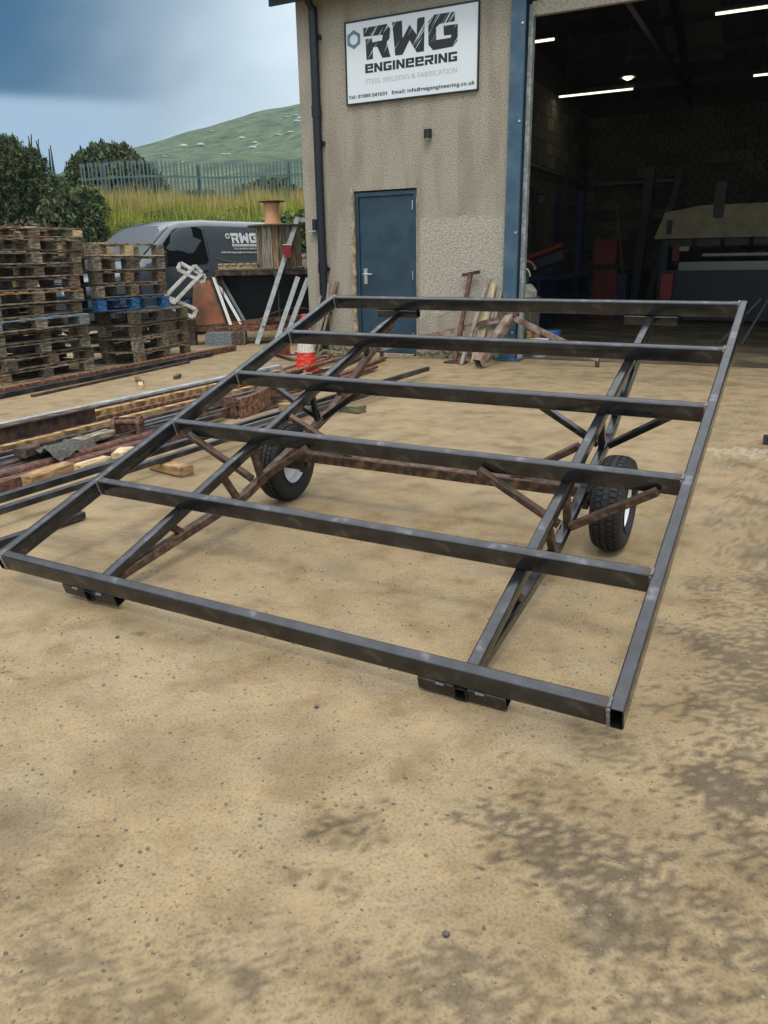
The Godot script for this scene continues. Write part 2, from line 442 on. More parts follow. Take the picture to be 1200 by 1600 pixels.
func make_camera_and_light() -> void:
	var cam := Camera3D.new()
	cam.name = "camera"
	cam.transform = Transform3D(Basis(Vector3(0.8926266, -0.0169390, -0.4504785), Vector3(-0.1257825, 0.9502477, -0.2849704), Vector3(0.4328933, 0.3110345, 0.8460857)), Vector3(0, 1.23, 0))
	cam.fov = 67.315
	cam.near = 0.05
	cam.far = 1500.0
	add_child(cam)
	cam.current = true
	var sky := Sky.new()
	sky.sky_material = make_sky()
	var env := Environment.new()
	env.background_mode = Environment.BG_SKY
	env.sky = sky
	env.background_energy_multiplier = 0.92
	env.tonemap_mode = Environment.TONE_MAPPER_LINEAR
	env.tonemap_exposure = 1.04
	env.fog_enabled = true
	env.fog_density = 0.00035
	env.fog_light_color = Color(0.62, 0.74, 0.80)
	env.sdfgi_enabled = true
	env.ssao_enabled = true
	env.ssil_enabled = true
	var we := WorldEnvironment.new()
	we.name = "environment"
	we.environment = env
	add_child(we)
	var sun := DirectionalLight3D.new()
	sun.name = "sun"
	sun.light_energy = 0.42
	sun.light_color = Color(1.0, 0.955, 0.88)
	sun.light_angular_distance = 14.0
	sun.shadow_enabled = true
	sun.sky_mode = DirectionalLight3D.SKY_MODE_LIGHT_ONLY
	sun.look_at_from_position(Vector3(1.2, 5.5, 3.0), Vector3.ZERO, Vector3(0, 0, -1))
	add_child(sun)

# ---------------------------------------------------------------- ground
var dirt_a := FastNoiseLite.new()
var dirt_b := FastNoiseLite.new()
var dirt_c := FastNoiseLite.new()

# oily and muddy marks on the concrete: x, z, radius along x, along z, strength, how ragged
var STAINS := [
	[-0.74, -1.25, 0.10, 0.07, 1.0, 0.5], [-0.71, -1.36, 0.03, 0.02, 1.0, 0.3], [-0.68, -1.09, 0.07, 0.05, 0.9, 0.5], [-0.78, -1.08, 0.06, 0.03, 0.7, 0.6],
	[-0.70, -0.82, 0.09, 0.05, 0.9, 0.4], [-0.85, -0.85, 0.04, 0.02, 0.8, 0.5], [-0.31, -1.40, 0.18, 0.15, 0.95, 0.75], [-0.12, -1.45, 0.22, 0.20, 0.85, 0.85],
	[0.02, -2.20, 0.16, 0.45, 0.85, 0.9], [0.0, -1.75, 0.16, 0.22, 0.95, 0.8], [0.14, -1.55, 0.15, 0.20, 1.0, 0.7], [-0.42, -1.56, 0.12, 0.10, 0.7, 0.8],
	[-0.20, -1.86, 0.13, 0.14, 0.6, 0.9], [0.20, -2.7, 0.30, 0.60, 0.7, 1.0], [0.15, -1.1, 0.22, 0.30, 0.9, 0.8], [-0.10, -1.1, 0.16, 0.20, 0.6, 0.9],
	[-2.06, -1.39, 0.10, 0.015, 0.8, 0.6], [-2.20, -3.14, 0.17, 0.07, 0.9, 0.25], [-0.97, -3.13, 0.13, 0.07, 0.9, 0.3], [-1.88, -1.78, 0.03, 0.02, 0.9, 0.4],
	[0.26, -2.3, 0.42, 1.0, 0.85, 0.6], [0.28, -4.4, 0.42, 1.1, 0.62, 0.6], [0.06, -1.25, 0.34, 0.42, 0.85, 0.6], [-0.20, -0.78, 0.5, 0.25, 0.75, 0.6], [-0.85, -0.62, 0.5, 0.20, 0.65, 0.6],
	[-0.55, -0.72, 0.30, 0.16, 0.55, 1.2], [-1.0, -0.66, 0.28, 0.14, 0.5, 1.2], [-0.15, -0.95, 0.25, 0.20, 0.7, 1.1], [0.08, -3.1, 0.22, 0.7, 0.6, 1.1], [-1.35, -0.85, 0.25, 0.12, 0.35, 1.3],
	[0.45, -3.9, 0.5, 1.1, 0.5, 1.0], [0.35, -6.2, 0.7, 1.4, 0.4, 1.0], [-1.4, -8.4, 1.2, 0.25, 0.35, 1.0], [-2.55, -2.6, 0.5, 0.5, 0.3, 1.0],
]

func yard_colour(x: float, z: float) -> Color:
	var big := dirt_a.get_noise_2d(x * 0.5, z * 0.8)
	var mid := dirt_b.get_noise_2d(x * 2.2, z * 3.0)
	var fine := dirt_c.get_noise_2d(x * 14.0, z * 18.0)
	var speck := dirt_c.get_noise_2d(x * 34.0 + 5.0, z * 40.0)
	var sand := Vector3(0.33, 0.250, 0.142)
	var tone := 1.0 + 0.16 * big + 0.14 * mid + 0.14 * fine + 0.12 * speck
	var c := sand * tone
	c = c.lerp(Vector3(0.285, 0.224, 0.137) * tone, smoothstep(-0.1, 0.5, mid + 0.4 * big))
	var wet := smoothstep(0.12, 0.5, dirt_b.get_noise_2d(x * 1.1 + 31.0, z * 1.9) + 0.25 * fine) * 0.34
	c = c.lerp(Vector3(0.17, 0.120, 0.062), wet)
	var m := 0.0
	for s in STAINS:
		var dx: float = (x - s[0]) / s[2]
		var dz: float = (z - s[1]) / s[3]
		var q := dx * dx + dz * dz
		if q < 2.6:
			var rag: float = s[5]
			var edge := 0.74 - 0.6 * q + rag * (1.7 * mid + 1.4 * fine + 2.5 * speck)
			m = maxf(m, smoothstep(0.0, 1.05, edge) * s[4] * (1.0 - smoothstep(1.6, 2.6, q)))
	c = c.lerp(Vector3(0.070, 0.052, 0.032), m * 0.85)
	var pale := smoothstep(0.55, 0.8, 1.0 - pow((x + 0.15) / 0.28, 2.0) - pow((z + 5.4) / 0.22, 2.0) + 1.6 * fine + 0.6 * mid)
	if absf(x + 0.15) < 0.5 and absf(z + 5.4) < 0.4:
		c = c.lerp(Vector3(0.48, 0.41, 0.31), pale * 0.5)
	return Color(clampf(c.x, 0.02, 0.75), clampf(c.y, 0.02, 0.7), clampf(c.z, 0.01, 0.6))

func steps_between(a: float, b: float, s: float) -> Array:
	var out := []
	var n := int(round((b - a) / s))
	for i in n:
		out.append(a + (b - a) * i / n)
	return out

func make_ground() -> void:
	for t in [[dirt_a, 3, 1.0], [dirt_b, 4, 1.0], [dirt_c, 5, 1.0]]:
		t[0].seed = t[1]
		t[0].frequency = t[2]
		t[0].fractal_octaves = 4
	var xs := [-60.0, -40.0, -28.0, -20.0, -15.0, -12.0] + steps_between(-10.0, -7.0, 0.25) + steps_between(-7.0, -2.4, 0.05) + steps_between(-2.4, 0.7, 0.015) + steps_between(0.7, 3.0, 0.06) + [3.0, 3.5, 4.5, 6.0, 9.0, 14.0, 22.0, 40.0, 60.0]
	var zs := [-60.0, -40.0, -26.0, -18.0, -14.0] + steps_between(-12.0, -9.6, 0.2) + steps_between(-9.6, -3.3, 0.05) + steps_between(-3.3, -0.45, 0.015) + [-0.45, -0.3, 0.0, 0.5, 1.5, 3.0, 6.0, 12.0, 25.0, 60.0]
	var nx := xs.size()
	var nz := zs.size()
	var P := PackedVector3Array()
	var N := PackedVector3Array()
	var C := PackedColorArray()
	var I := PackedInt32Array()
	P.resize(nx * nz)
	N.resize(nx * nz)
	C.resize(nx * nz)
	for j in nz:
		var z: float = zs[j]
		for i in nx:
			var x: float = xs[i]
			var near := smoothstep(-5.0, -2.4, x) * (1.0 - smoothstep(0.4, 0.7, x)) * smoothstep(-5.0, -3.3, z) * (1.0 - smoothstep(-0.7, -0.45, z))
			var y := 0.0
			if near > 0.0:
				y = (dirt_b.get_noise_2d(x * 1.5, z * 1.5) * 0.004 + dirt_c.get_noise_2d(x * 12.0, z * 12.0) * 0.0006) * near - 0.002 * near
			P[j * nx + i] = Vector3(x, y, z)
			C[j * nx + i] = yard_colour(x, z)
	for j in nz:
		for i in nx:
			var a := P[j * nx + maxi(i - 1, 0)]
			var b := P[j * nx + mini(i + 1, nx - 1)]
			var c := P[maxi(j - 1, 0) * nx + i]
			var d := P[mini(j + 1, nz - 1) * nx + i]
			N[j * nx + i] = (d - c).cross(b - a).normalized()
	for j in nz - 1:
		for i in nx - 1:
			var k := j * nx + i
			I.append_array([k, k + 1, k + nx, k + 1, k + nx + 1, k + nx])
	var ar := []
	ar.resize(Mesh.ARRAY_MAX)
	ar[Mesh.ARRAY_VERTEX] = P
	ar[Mesh.ARRAY_NORMAL] = N
	ar[Mesh.ARRAY_COLOR] = C
	ar[Mesh.ARRAY_INDEX] = I
	var me := ArrayMesh.new()
	me.add_surface_from_arrays(Mesh.PRIMITIVE_TRIANGLES, ar)
	structure(add_mesh("yard_ground", me, M.yard))
	# the open country around the yard, to the horizon
	var st := new_st()
	quad(st, Vector3(-1200, -0.3, -1200), Vector3(1200, -0.3, -1200), Vector3(1200, -0.3, 1200), Vector3(-1200, -0.3, 1200), Vector3.UP)
	structure(put("ground", st, M.grass_ground))
	# loose grit and pebbles that stand out of the concrete near the camera
	var pebble := SphereMesh.new()
	pebble.radius = 1.0
	pebble.height = 1.5
	pebble.radial_segments = 7
	pebble.rings = 3
	var mm := MultiMesh.new()
	mm.transform_format = MultiMesh.TRANSFORM_3D
	mm.use_colors = true
	mm.mesh = pebble
	var count := 6500
	mm.instance_count = count
	for k in count:
		var x := rng.randf_range(-2.3, 0.65)
		var z := -0.5 - 2.6 * pow(rng.randf(), 1.5)
		var r := 0.0012 + 0.0036 * pow(rng.randf(), 3.0)
		var b := rot(rng.randf() * 0.5, rng.randf() * TAU, rng.randf() * 0.5).scaled(Vector3(r * rng.randf_range(0.8, 1.5), r * 0.8, r))
		var y := dirt_b.get_noise_2d(x * 1.5, z * 1.5) * 0.004 - 0.002
		mm.set_instance_transform(k, Transform3D(b, Vector3(x, y + r * 0.1, z)))
		var g := rng.randf()
		var c := Color(0.22, 0.18, 0.12).lerp(Color(0.09, 0.075, 0.055), g)
		if rng.randf() < 0.08:
			c = Color(0.25, 0.21, 0.15)
		mm.set_instance_color(k, c)
	var gm := mat(1, 1, 1, 0.85)
	gm.vertex_color_use_as_albedo = true
	var g := MultiMeshInstance3D.new()
	g.name = "grit"
	g.multimesh = mm
	g.material_override = gm
	add_child(g)
	stuff(g)
	g.set_meta("label", "fine grit and small pebbles bedded in the concrete yard")
	g.set_meta("category", "grit")

func bank_height(x: float, z: float) -> float:
	var q := Vector2(x, z).dot(NB)
	var e := Vector2(x, z).dot(EB)
	var h := 2.25 * smoothstep(17.0, 25.6, q) + maxf(q - 26.0, 0.0) * 0.03
	h += dirt_b.get_noise_2d(x * 0.3, z * 0.3) * 0.16 * smoothstep(17.5, 21.0, q)
	h += e * 0.03 * smoothstep(19.0, 26.0, q)
	var inside := smoothstep(-7.6, -6.4, x) * smoothstep(-27.0, -24.0, z)
	return lerpf(h, -0.4, inside) - 0.12

func hill_height(e: float, q: float) -> float:
	var crest := 43.5 + 0.27 * e - 0.0006 * e * e
	if e < -60.0:
		crest = 23.3 * exp((e + 60.0) / 260.0)
	if e > 150.0:
		crest = 64.5
	var h := crest * pow(clampf((q - 30.0) / 255.0, 0.0, 1.0), 1.35) + 3.0 * smoothstep(40.0, 60.0, q) * (1.0 - smoothstep(110.0, 200.0, q))
	h += dirt_a.get_noise_2d(e * 0.013, q * 0.013) * 3.0 * smoothstep(70.0, 160.0, q) * (1.0 - 0.6 * smoothstep(240.0, 285.0, q))
	h += dirt_b.get_noise_2d(e * 0.05, q * 0.05) * 0.5 * smoothstep(70.0, 120.0, q)
	return h - 0.4 - 0.14 * maxf(q - 290.0, 0.0)

func eq(e: float, q: float) -> Vector2:
	return EB * e + NB * q

func grid_mesh(es: Array, qs: Array, fn: Callable) -> ArrayMesh:
	var st := SurfaceTool.new()
	st.begin(Mesh.PRIMITIVE_TRIANGLES)
	st.set_smooth_group(0)
	for q in qs:
		for e in es:
			st.add_vertex(fn.call(e, q))
	var n := es.size()
	for j in qs.size() - 1:
		for i in n - 1:
			var k := j * n + i
			for t in [[k, k + 1, k + n], [k + 1, k + n + 1, k + n]]:
				for v in t:
					st.add_index(v)
	st.generate_normals()
	return st.commit()

func make_land() -> void:
	var bank := grid_mesh(steps_between(-50.0, 50.0, 0.5), steps_between(15.0, 62.0, 0.4), func(e, q): 
		var p := eq(e, q)
		return Vector3(p.x, bank_height(p.x, p.y), p.y))
	structure(add_mesh("grass_bank", bank, M.grass_ground))
	var hill := grid_mesh(steps_between(-330.0, 330.0, 3.0), steps_between(40.0, 420.0, 3.0), func(e, q):
		var p := eq(e, q)
		return Vector3(p.x, hill_height(e, q), p.y))
	structure(add_mesh("hillside", hill, M.hill))

# ---------------------------------------------------------------- the workshop
func block_wall(parent: Node, origin: Vector3, along: Vector3, out: Vector3, length: float, y0: float, rows: int) -> void:
	# courses of concrete blocks, each one a piece; joints lie 6 mm back
	var face := Basis(along, Vector3.UP, out)
	for r in rows:
		var x := -0.225 if r % 2 == 1 else 0.0
		while x < length - 0.05:
			var a := maxf(x, 0.0)
			var b := minf(x + 0.44, length)
			var w := b - a - 0.012
			if w > 0.08:
				var d := rng.randf_range(0.0, 0.006)
				var k := rng.randf()
				var m: Material = M.block_a if k < 0.5 else (M.block_b if k < 0.85 else M.block_c)
				boxm("block", origin + along * (a + w / 2 + 0.006) + Vector3.UP * (y0 + r * 0.225 + 0.1125) + out * (0.0 + d - 0.03), Vector3(snappedf(w, 0.01), 0.213, 0.08), m, parent, 0.004, face)
			x += 0.45

func make_workshop() -> void:
	var b := thing("workshop", "harled workshop with a navy door and a tall dark open bay", "building", Vector3(-3, 0, -9.5))
	var o := Vector3(3, 0, 9.5)                    # world to local
	# front wall, 0.2 thick, outer face at z = -9.5
	var fw := new_st()
	for r in [[-5.986, -5.225, 0.0, 4.45], [-5.225, -4.318, 2.09, 4.45], [-4.318, -3.13, 0.0, 4.45], [-3.13, 3.2, 3.98, 4.45], [3.2, 8.5, 0.0, 4.45]]:
		cbox(fw, o + Vector3((r[0] + r[1]) / 2, (r[2] + r[3]) / 2, -9.6), Vector3(r[1] - r[0], r[3] - r[2], 0.2), 0.0)
	put("front_wall", fw, M.harl, b)
	var lw := new_st()
	cbox(lw, o + Vector3(-5.886, 2.225, -14.85), Vector3(0.2, 4.45, 10.3))
	put("side_wall", lw, M.harl, b)
	var rw := new_st()
	cbox(rw, o + Vector3(8.4, 2.225, -14.85), Vector3(0.2, 4.45, 10.3))
	put("side_wall", rw, M.harl, b)
	var bw := new_st()
	cbox(bw, o + Vector3(1.257, 3.0, -20.0), Vector3(14.486, 6.0, 0.3))
	var back := put("back_wall", bw, M.joint, b)
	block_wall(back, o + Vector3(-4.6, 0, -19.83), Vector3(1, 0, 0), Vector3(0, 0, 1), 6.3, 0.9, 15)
	var iw := new_st()
	cbox(iw, o + Vector3(-4.7, 2.4, -14.75), Vector3(0.2, 4.8, 10.1))
	var inner := put("inner_wall", iw, M.joint, b)
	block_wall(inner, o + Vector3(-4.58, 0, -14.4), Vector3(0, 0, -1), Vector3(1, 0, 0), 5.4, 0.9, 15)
	# gable ends above the side walls and the roof
	for x in [-5.886, 8.4]:
		var g := new_st()
		bar(g, o + Vector3(x - 0.1, 0, -14.75), o + Vector3(x + 0.1, 0, -14.75), PackedVector2Array([Vector2(-5.15, 4.45), Vector2(5.15, 4.45), Vector2(0, 6.0)]), Vector3.UP)
		put("gable", g, M.harl, b)
	for s in [1, -1]:
		var r := new_st()
		bar(r, o + Vector3(-6.2, 0, -14.75), o + Vector3(8.7, 0, -14.75), PackedVector2Array([Vector2(-s * 5.6, 4.36), Vector2(-s * 5.6, 4.50), Vector2(0, 6.19), Vector2(0, 6.05)] if s < 0 else [Vector2(-s * 5.6, 4.50), Vector2(-s * 5.6, 4.36), Vector2(0, 6.05), Vector2(0, 6.19)]), Vector3.UP)
		put("roof", r, M.roof_sheet, b)
	for k in 9:
		var t := (k + 0.5) / 9.0
		var pz := lerpf(-10.0, -19.4, t)
		var py := 6.0 - absf(pz + 14.75) / 5.6 * 1.69 - 0.09
		boxm("purlin", o + Vector3(1.2, py, pz), Vector3(11.4, 0.14, 0.06), M.machine_dark, b)
	for q in [[-3.3, -12.6], [-2.2, -17.3]]:
		var sl := 0.293 * (1.0 if q[1] > -14.75 else -1.0)
		boxm("roof_light", o + Vector3(q[0], 6.0 - absf(q[1] + 14.75) / 5.6 * 1.69 - 0.01, q[1]), Vector3(1.0, 0.02, 2.2), M.roof_light, b, 0.0, rot(sl, 0, 0))
	for x in [-2.4, 1.6]:
		var tr := new_st()
		for s in [1, -1]:
			bar(tr, o + Vector3(x, 4.42, -14.75 + s * 5.0), o + Vector3(x, 5.78, -14.75), rect_profile(0.1, 0.18), Vector3.UP)
		bar(tr, o + Vector3(x, 4.5, -9.8), o + Vector3(x, 4.5, -19.8), rect_profile(0.08, 0.1), Vector3.UP)
		put("roof_truss", tr, M.machine_dark, b)
	# fascia and gutter along the eaves
	var fa := new_st()
	cbox(fa, o + Vector3(1.25, 4.335, -9.235), Vector3(14.9, 0.17, 0.03))
	put("fascia", fa, M.fascia, b)
	var gu := new_st()
	var arc := PackedVector2Array()
	for k in 9:
		arc.append(Vector2(-0.055 * cos(PI * k / 8.0), -0.055 * sin(PI * k / 8.0)))
	arc.append(Vector2(0.045, 0.0))
	for k in 7:
		arc.append(Vector2(0.045 * cos(PI * (k + 1) / 8.0), -0.045 * sin(PI * (k + 1) / 8.0)))
	bar(gu, o + Vector3(-6.2, 4.40, -9.16), o + Vector3(8.7, 4.40, -9.16), arc)
	put("gutter", gu, M.pipe, b)
	# downpipe with sockets and brackets
	var dp := new_st()
	cyl(dp, o + Vector3(-5.70, 0.02, -9.44), o + Vector3(-5.70, 4.22, -9.44), 0.056, 0.056, 20)
	cyl(dp, o + Vector3(-5.70, 4.20, -9.44), o + Vector3(-5.70, 4.38, -9.17), 0.042, 0.042, 16)
	for y in [1.08, 3.0]:
		cyl(dp, o + Vector3(-5.70, y, -9.44), o + Vector3(-5.70, y + 0.13, -9.44), 0.066, 0.066, 20)
	put("downpipe", dp, M.pipe, b)
	for y in [0.55, 1.13, 2.69, 3.9]:
		var bk := new_st()
		cbox(bk, o + Vector3(-5.645, y, -9.478), Vector3(0.05, 0.05, 0.044), 0.005)
		cyl(bk, o + Vector3(-5.70, y - 0.018, -9.44), o + Vector3(-5.70, y + 0.018, -9.44), 0.056, 0.056, 16)
		put("pipe_bracket", bk, M.pipe, b)
	# navy steel door in a rough opening
	var fr := new_st()
	for c in [[-5.195, 1.035, 0.05, 2.07], [-4.348, 1.035, 0.05, 2.07], [-4.7715, 2.045, 0.797, 0.05]]:
		cbox(fr, o + Vector3(c[0], c[1], -9.555), Vector3(c[2], c[3], 0.07), 0.004)
	put("door_frame", fr, M.navy, b)
	var dl := new_st()
	cbox(dl, o + Vector3(-4.7715, 1.02, -9.565), Vector3(0.785, 1.985, 0.045), 0.004)
	var door := put("door", dl, M.navy, b)
	var hd := new_st()
	cbox(hd, o + Vector3(-5.09, 1.03, -9.538), Vector3(0.05, 0.20, 0.010), 0.003)
	cyl(hd, o + Vector3(-5.09, 1.06, -9.535), o + Vector3(-5.09, 1.06, -9.48), 0.011, 0.011, 10)
	cyl(hd, o + Vector3(-5.10, 1.06, -9.482), o + Vector3(-4.965, 1.055, -9.482), 0.011, 0.009, 10)
	put("handle", hd, M.chrome, door)
	for y in [0.25, 1.04, 1.89]:
		var hi := new_st()
		cyl(hi, o + Vector3(-4.392, y - 0.055, -9.53), o + Vector3(-4.392, y + 0.055, -9.53), 0.010, 0.010, 10)
		put("hinge", hi, M.chrome, door)
	var kp := new_st()
	cbox(kp, o + Vector3(-4.7715, 0.012, -9.51), Vector3(0.80, 0.024, 0.12), 0.004)
	put("threshold", kp, M.mortar, b)
	# broken mortar along the door reveal
	var mo := new_st()
	var y := 0.0
	while y < 2.08:
		var hh := rng.randf_range(0.06, 0.17)
		cbox(mo, o + Vector3(-5.232 - rng.randf() * 0.012, y + hh / 2, -9.492), Vector3(0.022 + rng.randf() * 0.04, hh * 0.96, 0.03), 0.006, rot(0, 0, rng.randf_range(-0.04, 0.04)))
		y += hh
	put("mortar_edge", mo, M.mortar, b)
	var wl := new_st()
	cbox(wl, o + Vector3(-4.312, 1.0, -9.494), Vector3(0.016, 1.98, 0.022), 0.004)
	put("sealant_bead", wl, M.low_wall, b)
	# newer render to the right of the door, with a ragged outline
	var pts := PackedVector2Array()
	for k in 14:
		pts.append(Vector2(-4.27 + 1.11 * k / 13.0, 1.72 + 0.05 * sin(k * 2.1) * rng.randf()))
	for k in 12:
		pts.append(Vector2(-3.155, 1.70 - 1.05 * k / 11.0))
	for k in 18:
		pts.append(Vector2(-3.18 - 1.09 * k / 17.0, 0.70 + 0.05 * sin(k * 1.3 + 0.6) * rng.randf_range(0.3, 1.0) - 0.012 * k))
	var rp := new_st()
	bar(rp, o + Vector3(0, 0, -9.52), o + Vector3(0, 0, -9.4955), pts)
	put("render_patch", rp, M.render_patch, b)
	# the stony foot of the wall
	for r in [[-5.98, -5.26], [-4.30, -3.16]]:
		var x: float = r[0]
		while x < r[1] - 0.04:
			var w := minf(rng.randf_range(0.10, 0.26), r[1] - x)
			var h := rng.randf_range(0.07, 0.17)
			boxm("foot_stone", o + Vector3(x + w / 2, h / 2 - 0.01, -9.485 + rng.randf() * 0.02), Vector3(snappedf(w * 0.96, 0.02), snappedf(h, 0.02), 0.10), M.moss_stone, b, 0.02, rot(rng.randf_range(-0.1, 0.1), rng.randf_range(-0.1, 0.1), rng.randf_range(-0.08, 0.08)))
			x += w
	# navy steel column at the bay with its bolts and the shutter guide
	var co := new_st()
	bar(co, o + Vector3(-3.045, 0.012, -9.55), o + Vector3(-3.045, 4.24, -9.55), i_profile(0.165, 0.20, 0.012), Vector3(0, 0, 1))
	var col := put("column", co, M.navy_column, b)
	var fl := new_st()
	cbox(fl, o + Vector3(-3.045, 2.13, -9.438), Vector3(0.165, 4.2, 0.016), 0.002)
	put("flange", fl, M.navy_column, col)
	var bp := new_st()
	cbox(bp, o + Vector3(-3.045, 0.014, -9.53), Vector3(0.30, 0.02, 0.30), 0.003)
	cbox(bp, o + Vector3(-3.045, 0.13, -9.44), Vector3(0.20, 0.24, 0.05), 0.004)
	put("base_plate", bp, M.navy_column, col)
	for yy in [0.35, 1.52, 2.72, 3.7]:
		var bo := new_st()
		cyl(bo, o + Vector3(-2.99, yy, -9.432), o + Vector3(-2.99, yy, -9.418), 0.014, 0.014, 6)
		put("bolt", bo, M.chrome, col)
	var sg := new_st()
	bar(sg, o + Vector3(-2.935, 0.012, -9.60), o + Vector3(-2.935, 3.9, -9.60), c_profile(0.05, 0.09, 0.006), Vector3(0, 0, 1))
	put("shutter_guide", sg, M.galv, b)
	var sb := new_st()
	bar(sb, o + Vector3(-2.93, 3.86, -9.60), o + Vector3(3.1, 3.86, -9.60), l_profile(0.07, 0.14, 0.008), Vector3.UP)
	put("shutter_bar", sb, M.render_patch, b)
	var sr := new_st()
	cyl(sr, o + Vector3(-2.9, 4.12, -9.86), o + Vector3(3.1, 4.12, -9.86), 0.14, 0.14, 24)
	put("shutter_roll", sr, M.dull_steel, b)
	# pipe rail round the inside walls
	var pr := new_st()
	cyl(pr, o + Vector3(-4.50, 2.83, -10.2), o + Vector3(-4.50, 2.83, -19.72), 0.04, 0.04, 10)
	cyl(pr, o + Vector3(-4.50, 2.83, -19.72), o + Vector3(-2.55, 2.83, -19.72), 0.04, 0.04, 10)
	put("pipe_rail", pr, M.dull_steel, b)
	# floor of the bay, a slab flush with the yard
	var fs := new_st()
	quad(fs, Vector3(-4.6, 0.004, -9.72), Vector3(8.3, 0.004, -9.72), Vector3(8.3, 0.004, -19.85), Vector3(-4.6, 0.004, -19.85), Vector3.UP)
	structure(put("workshop_floor", fs, M.floor))

func make_sign() -> void:
	var t := thing("sign_board", "white workshop sign with big dark hatched lettering above the navy door", "sign", Vector3(-5.272, 3.095, -9.5))
	var bd := new_st()
	cbox(bd, Vector3(0.8775, 0.457, 0.018), Vector3(1.72, 0.88, 0.016), 0.001)
	put("panel", bd, M.sign_white, t)
	var fr := new_st()
	for c in [[0.8775, 0.007, 1.755, 0.014], [0.8775, 0.907, 1.755, 0.014], [0.007, 0.457, 0.014, 0.886], [1.748, 0.457, 0.014, 0.886]]:
		cbox(fr, Vector3(c[0], c[1], 0.021), Vector3(c[2], c[3], 0.034), 0.002)
	put("frame", fr, M.black, t)
	logo(t, Transform3D(Basis(), Vector3(0, 0, 0.027)), M.sign_ink, M.sign_blue, M.sign_white, true)
	block_text(t, Transform3D(Basis(), Vector3(0.275, 0.332, 0.027)), Vector2(1.213, 0.098), M.sign_ink)
	text_at(t, "STEEL WELDING & FABRICATION", Vector3(0.278, 0.212, 0.027), Vector2(1.21, 0.052), M.sign_grey, false)
	text_at(t, "Tel: 01900 541031   Email: info@rwgengineering.co.uk", Vector3(0.034, 0.052, 0.027), Vector2(1.678, 0.055), M.sign_ink, true)

func letters() -> Array:
	return [
		[0.258, 0.821, 0.578, 0.826, 0.624, 0.768, 0.612, 0.664, 0.575, 0.638, 0.624, 0.472, 0.513, 0.474, 0.446, 0.601, 0.387, 0.6, 0.384, 0.478, 0.296, 0.475, 0.287, 0.7, 0.373, 0.702, 0.379, 0.655, 0.512, 0.66, 0.524, 0.719, 0.261, 0.729],
		[0.652, 0.832, 0.781, 0.833, 0.787, 0.649, 0.88, 0.778, 0.972, 0.663, 0.98, 0.831, 1.075, 0.833, 1.067, 0.48, 0.971, 0.479, 0.879, 0.619, 0.785, 0.476, 0.688, 0.477],
		[1.12, 0.777, 1.197, 0.84, 1.455, 0.835, 1.453, 0.739, 1.264, 0.736, 1.22, 0.704, 1.225, 0.577, 1.406, 0.579, 1.413, 0.608, 1.32, 0.61, 1.313, 0.71, 1.492, 0.708, 1.491, 0.538, 1.433, 0.485, 1.184, 0.476, 1.123, 0.541],
	]

func logo(parent: Node, xf: Transform3D, ink: Material, nut_m: Material, line_m: Material, hatched: bool) -> void:
	for l in letters():
		var pts := PackedVector2Array()
		for k in range(0, l.size(), 2):
			pts.append(Vector2(l[k], l[k + 1]))
		if Geometry2D.is_polygon_clockwise(pts):
			pts.reverse()
		var st := new_st()
		bar(st, Vector3(0, 0, -0.002), Vector3(0, 0, 0.001), pts)
		var o := put("letter", st, ink, parent, xf.origin, xf.basis)
		if hatched:
			var hs := new_st()
			for k in 26:
				var a := Vector2(rng.randf_range(0.1, 1.5), 0.45)
				var ln := rng.randf_range(0.10, 0.42)
				var y0 := rng.randf_range(0.47, 0.76)
				a.y = y0
				var d := Vector2(0.62, 0.78) * ln
				var w := Vector2(0.78, -0.62) * rng.randf_range(0.002, 0.006)
				var strip := PackedVector2Array([a - w * 0.3, a + d * 0.5 - w, a + d, a + d * 0.5 + w])
				for piece in Geometry2D.intersect_polygons(pts, strip):
					if piece.size() >= 3:
						if Geometry2D.is_polygon_clockwise(piece):
							piece.reverse()
						bar(hs, Vector3(0, 0, 0.0012), Vector3(0, 0, 0.002), piece)
			put("hatching", hs, line_m, o)
	var nut := new_st()
	var c := Vector2(0.124, 0.715)
	for k in 6:
		var a0 := PI / 6 + k * PI / 3
		var seg := PackedVector2Array()
		seg.append(c + Vector2(cos(a0), sin(a0)) * 0.104)
		seg.append(c + Vector2(cos(a0 + PI / 3), sin(a0 + PI / 3)) * 0.104)
		for j in 5:
			var a := a0 + PI / 3 - j * PI / 12
			seg.append(c + Vector2(cos(a), sin(a)) * 0.056)
		bar(nut, Vector3(0, 0, -0.002), Vector3(0, 0, 0.001), seg)
	put("hexagon_nut", nut, nut_m, parent, xf.origin, xf.basis)

func text_at(parent: Node, s: String, at: Vector3, size: Vector2, m: Material, bold: bool, basis := Basis()) -> void:
	var f := SystemFont.new()
	f.font_names = PackedStringArray(["Droid Sans"])
	f.font_weight = 700 if bold else 400
	var tm := TextMesh.new()
	tm.text = s
	tm.font = f
	tm.font_size = 64
	tm.pixel_size = 0.002
	tm.depth = 0.003
	tm.horizontal_alignment = HORIZONTAL_ALIGNMENT_LEFT
	var bb := tm.get_aabb()
	var sx := size.x / maxf(bb.size.x, 0.001)
	var sy := size.y / maxf(bb.size.y, 0.001)
	var o := MeshInstance3D.new()
	o.name = "lettering"
	o.mesh = tm
	o.material_override = m
	o.transform = Transform3D(basis * Basis.from_scale(Vector3(sx, sy, 1.0)), at - basis * Vector3(bb.position.x * sx, bb.position.y * sy, 0))
	parent.add_child(o, true)

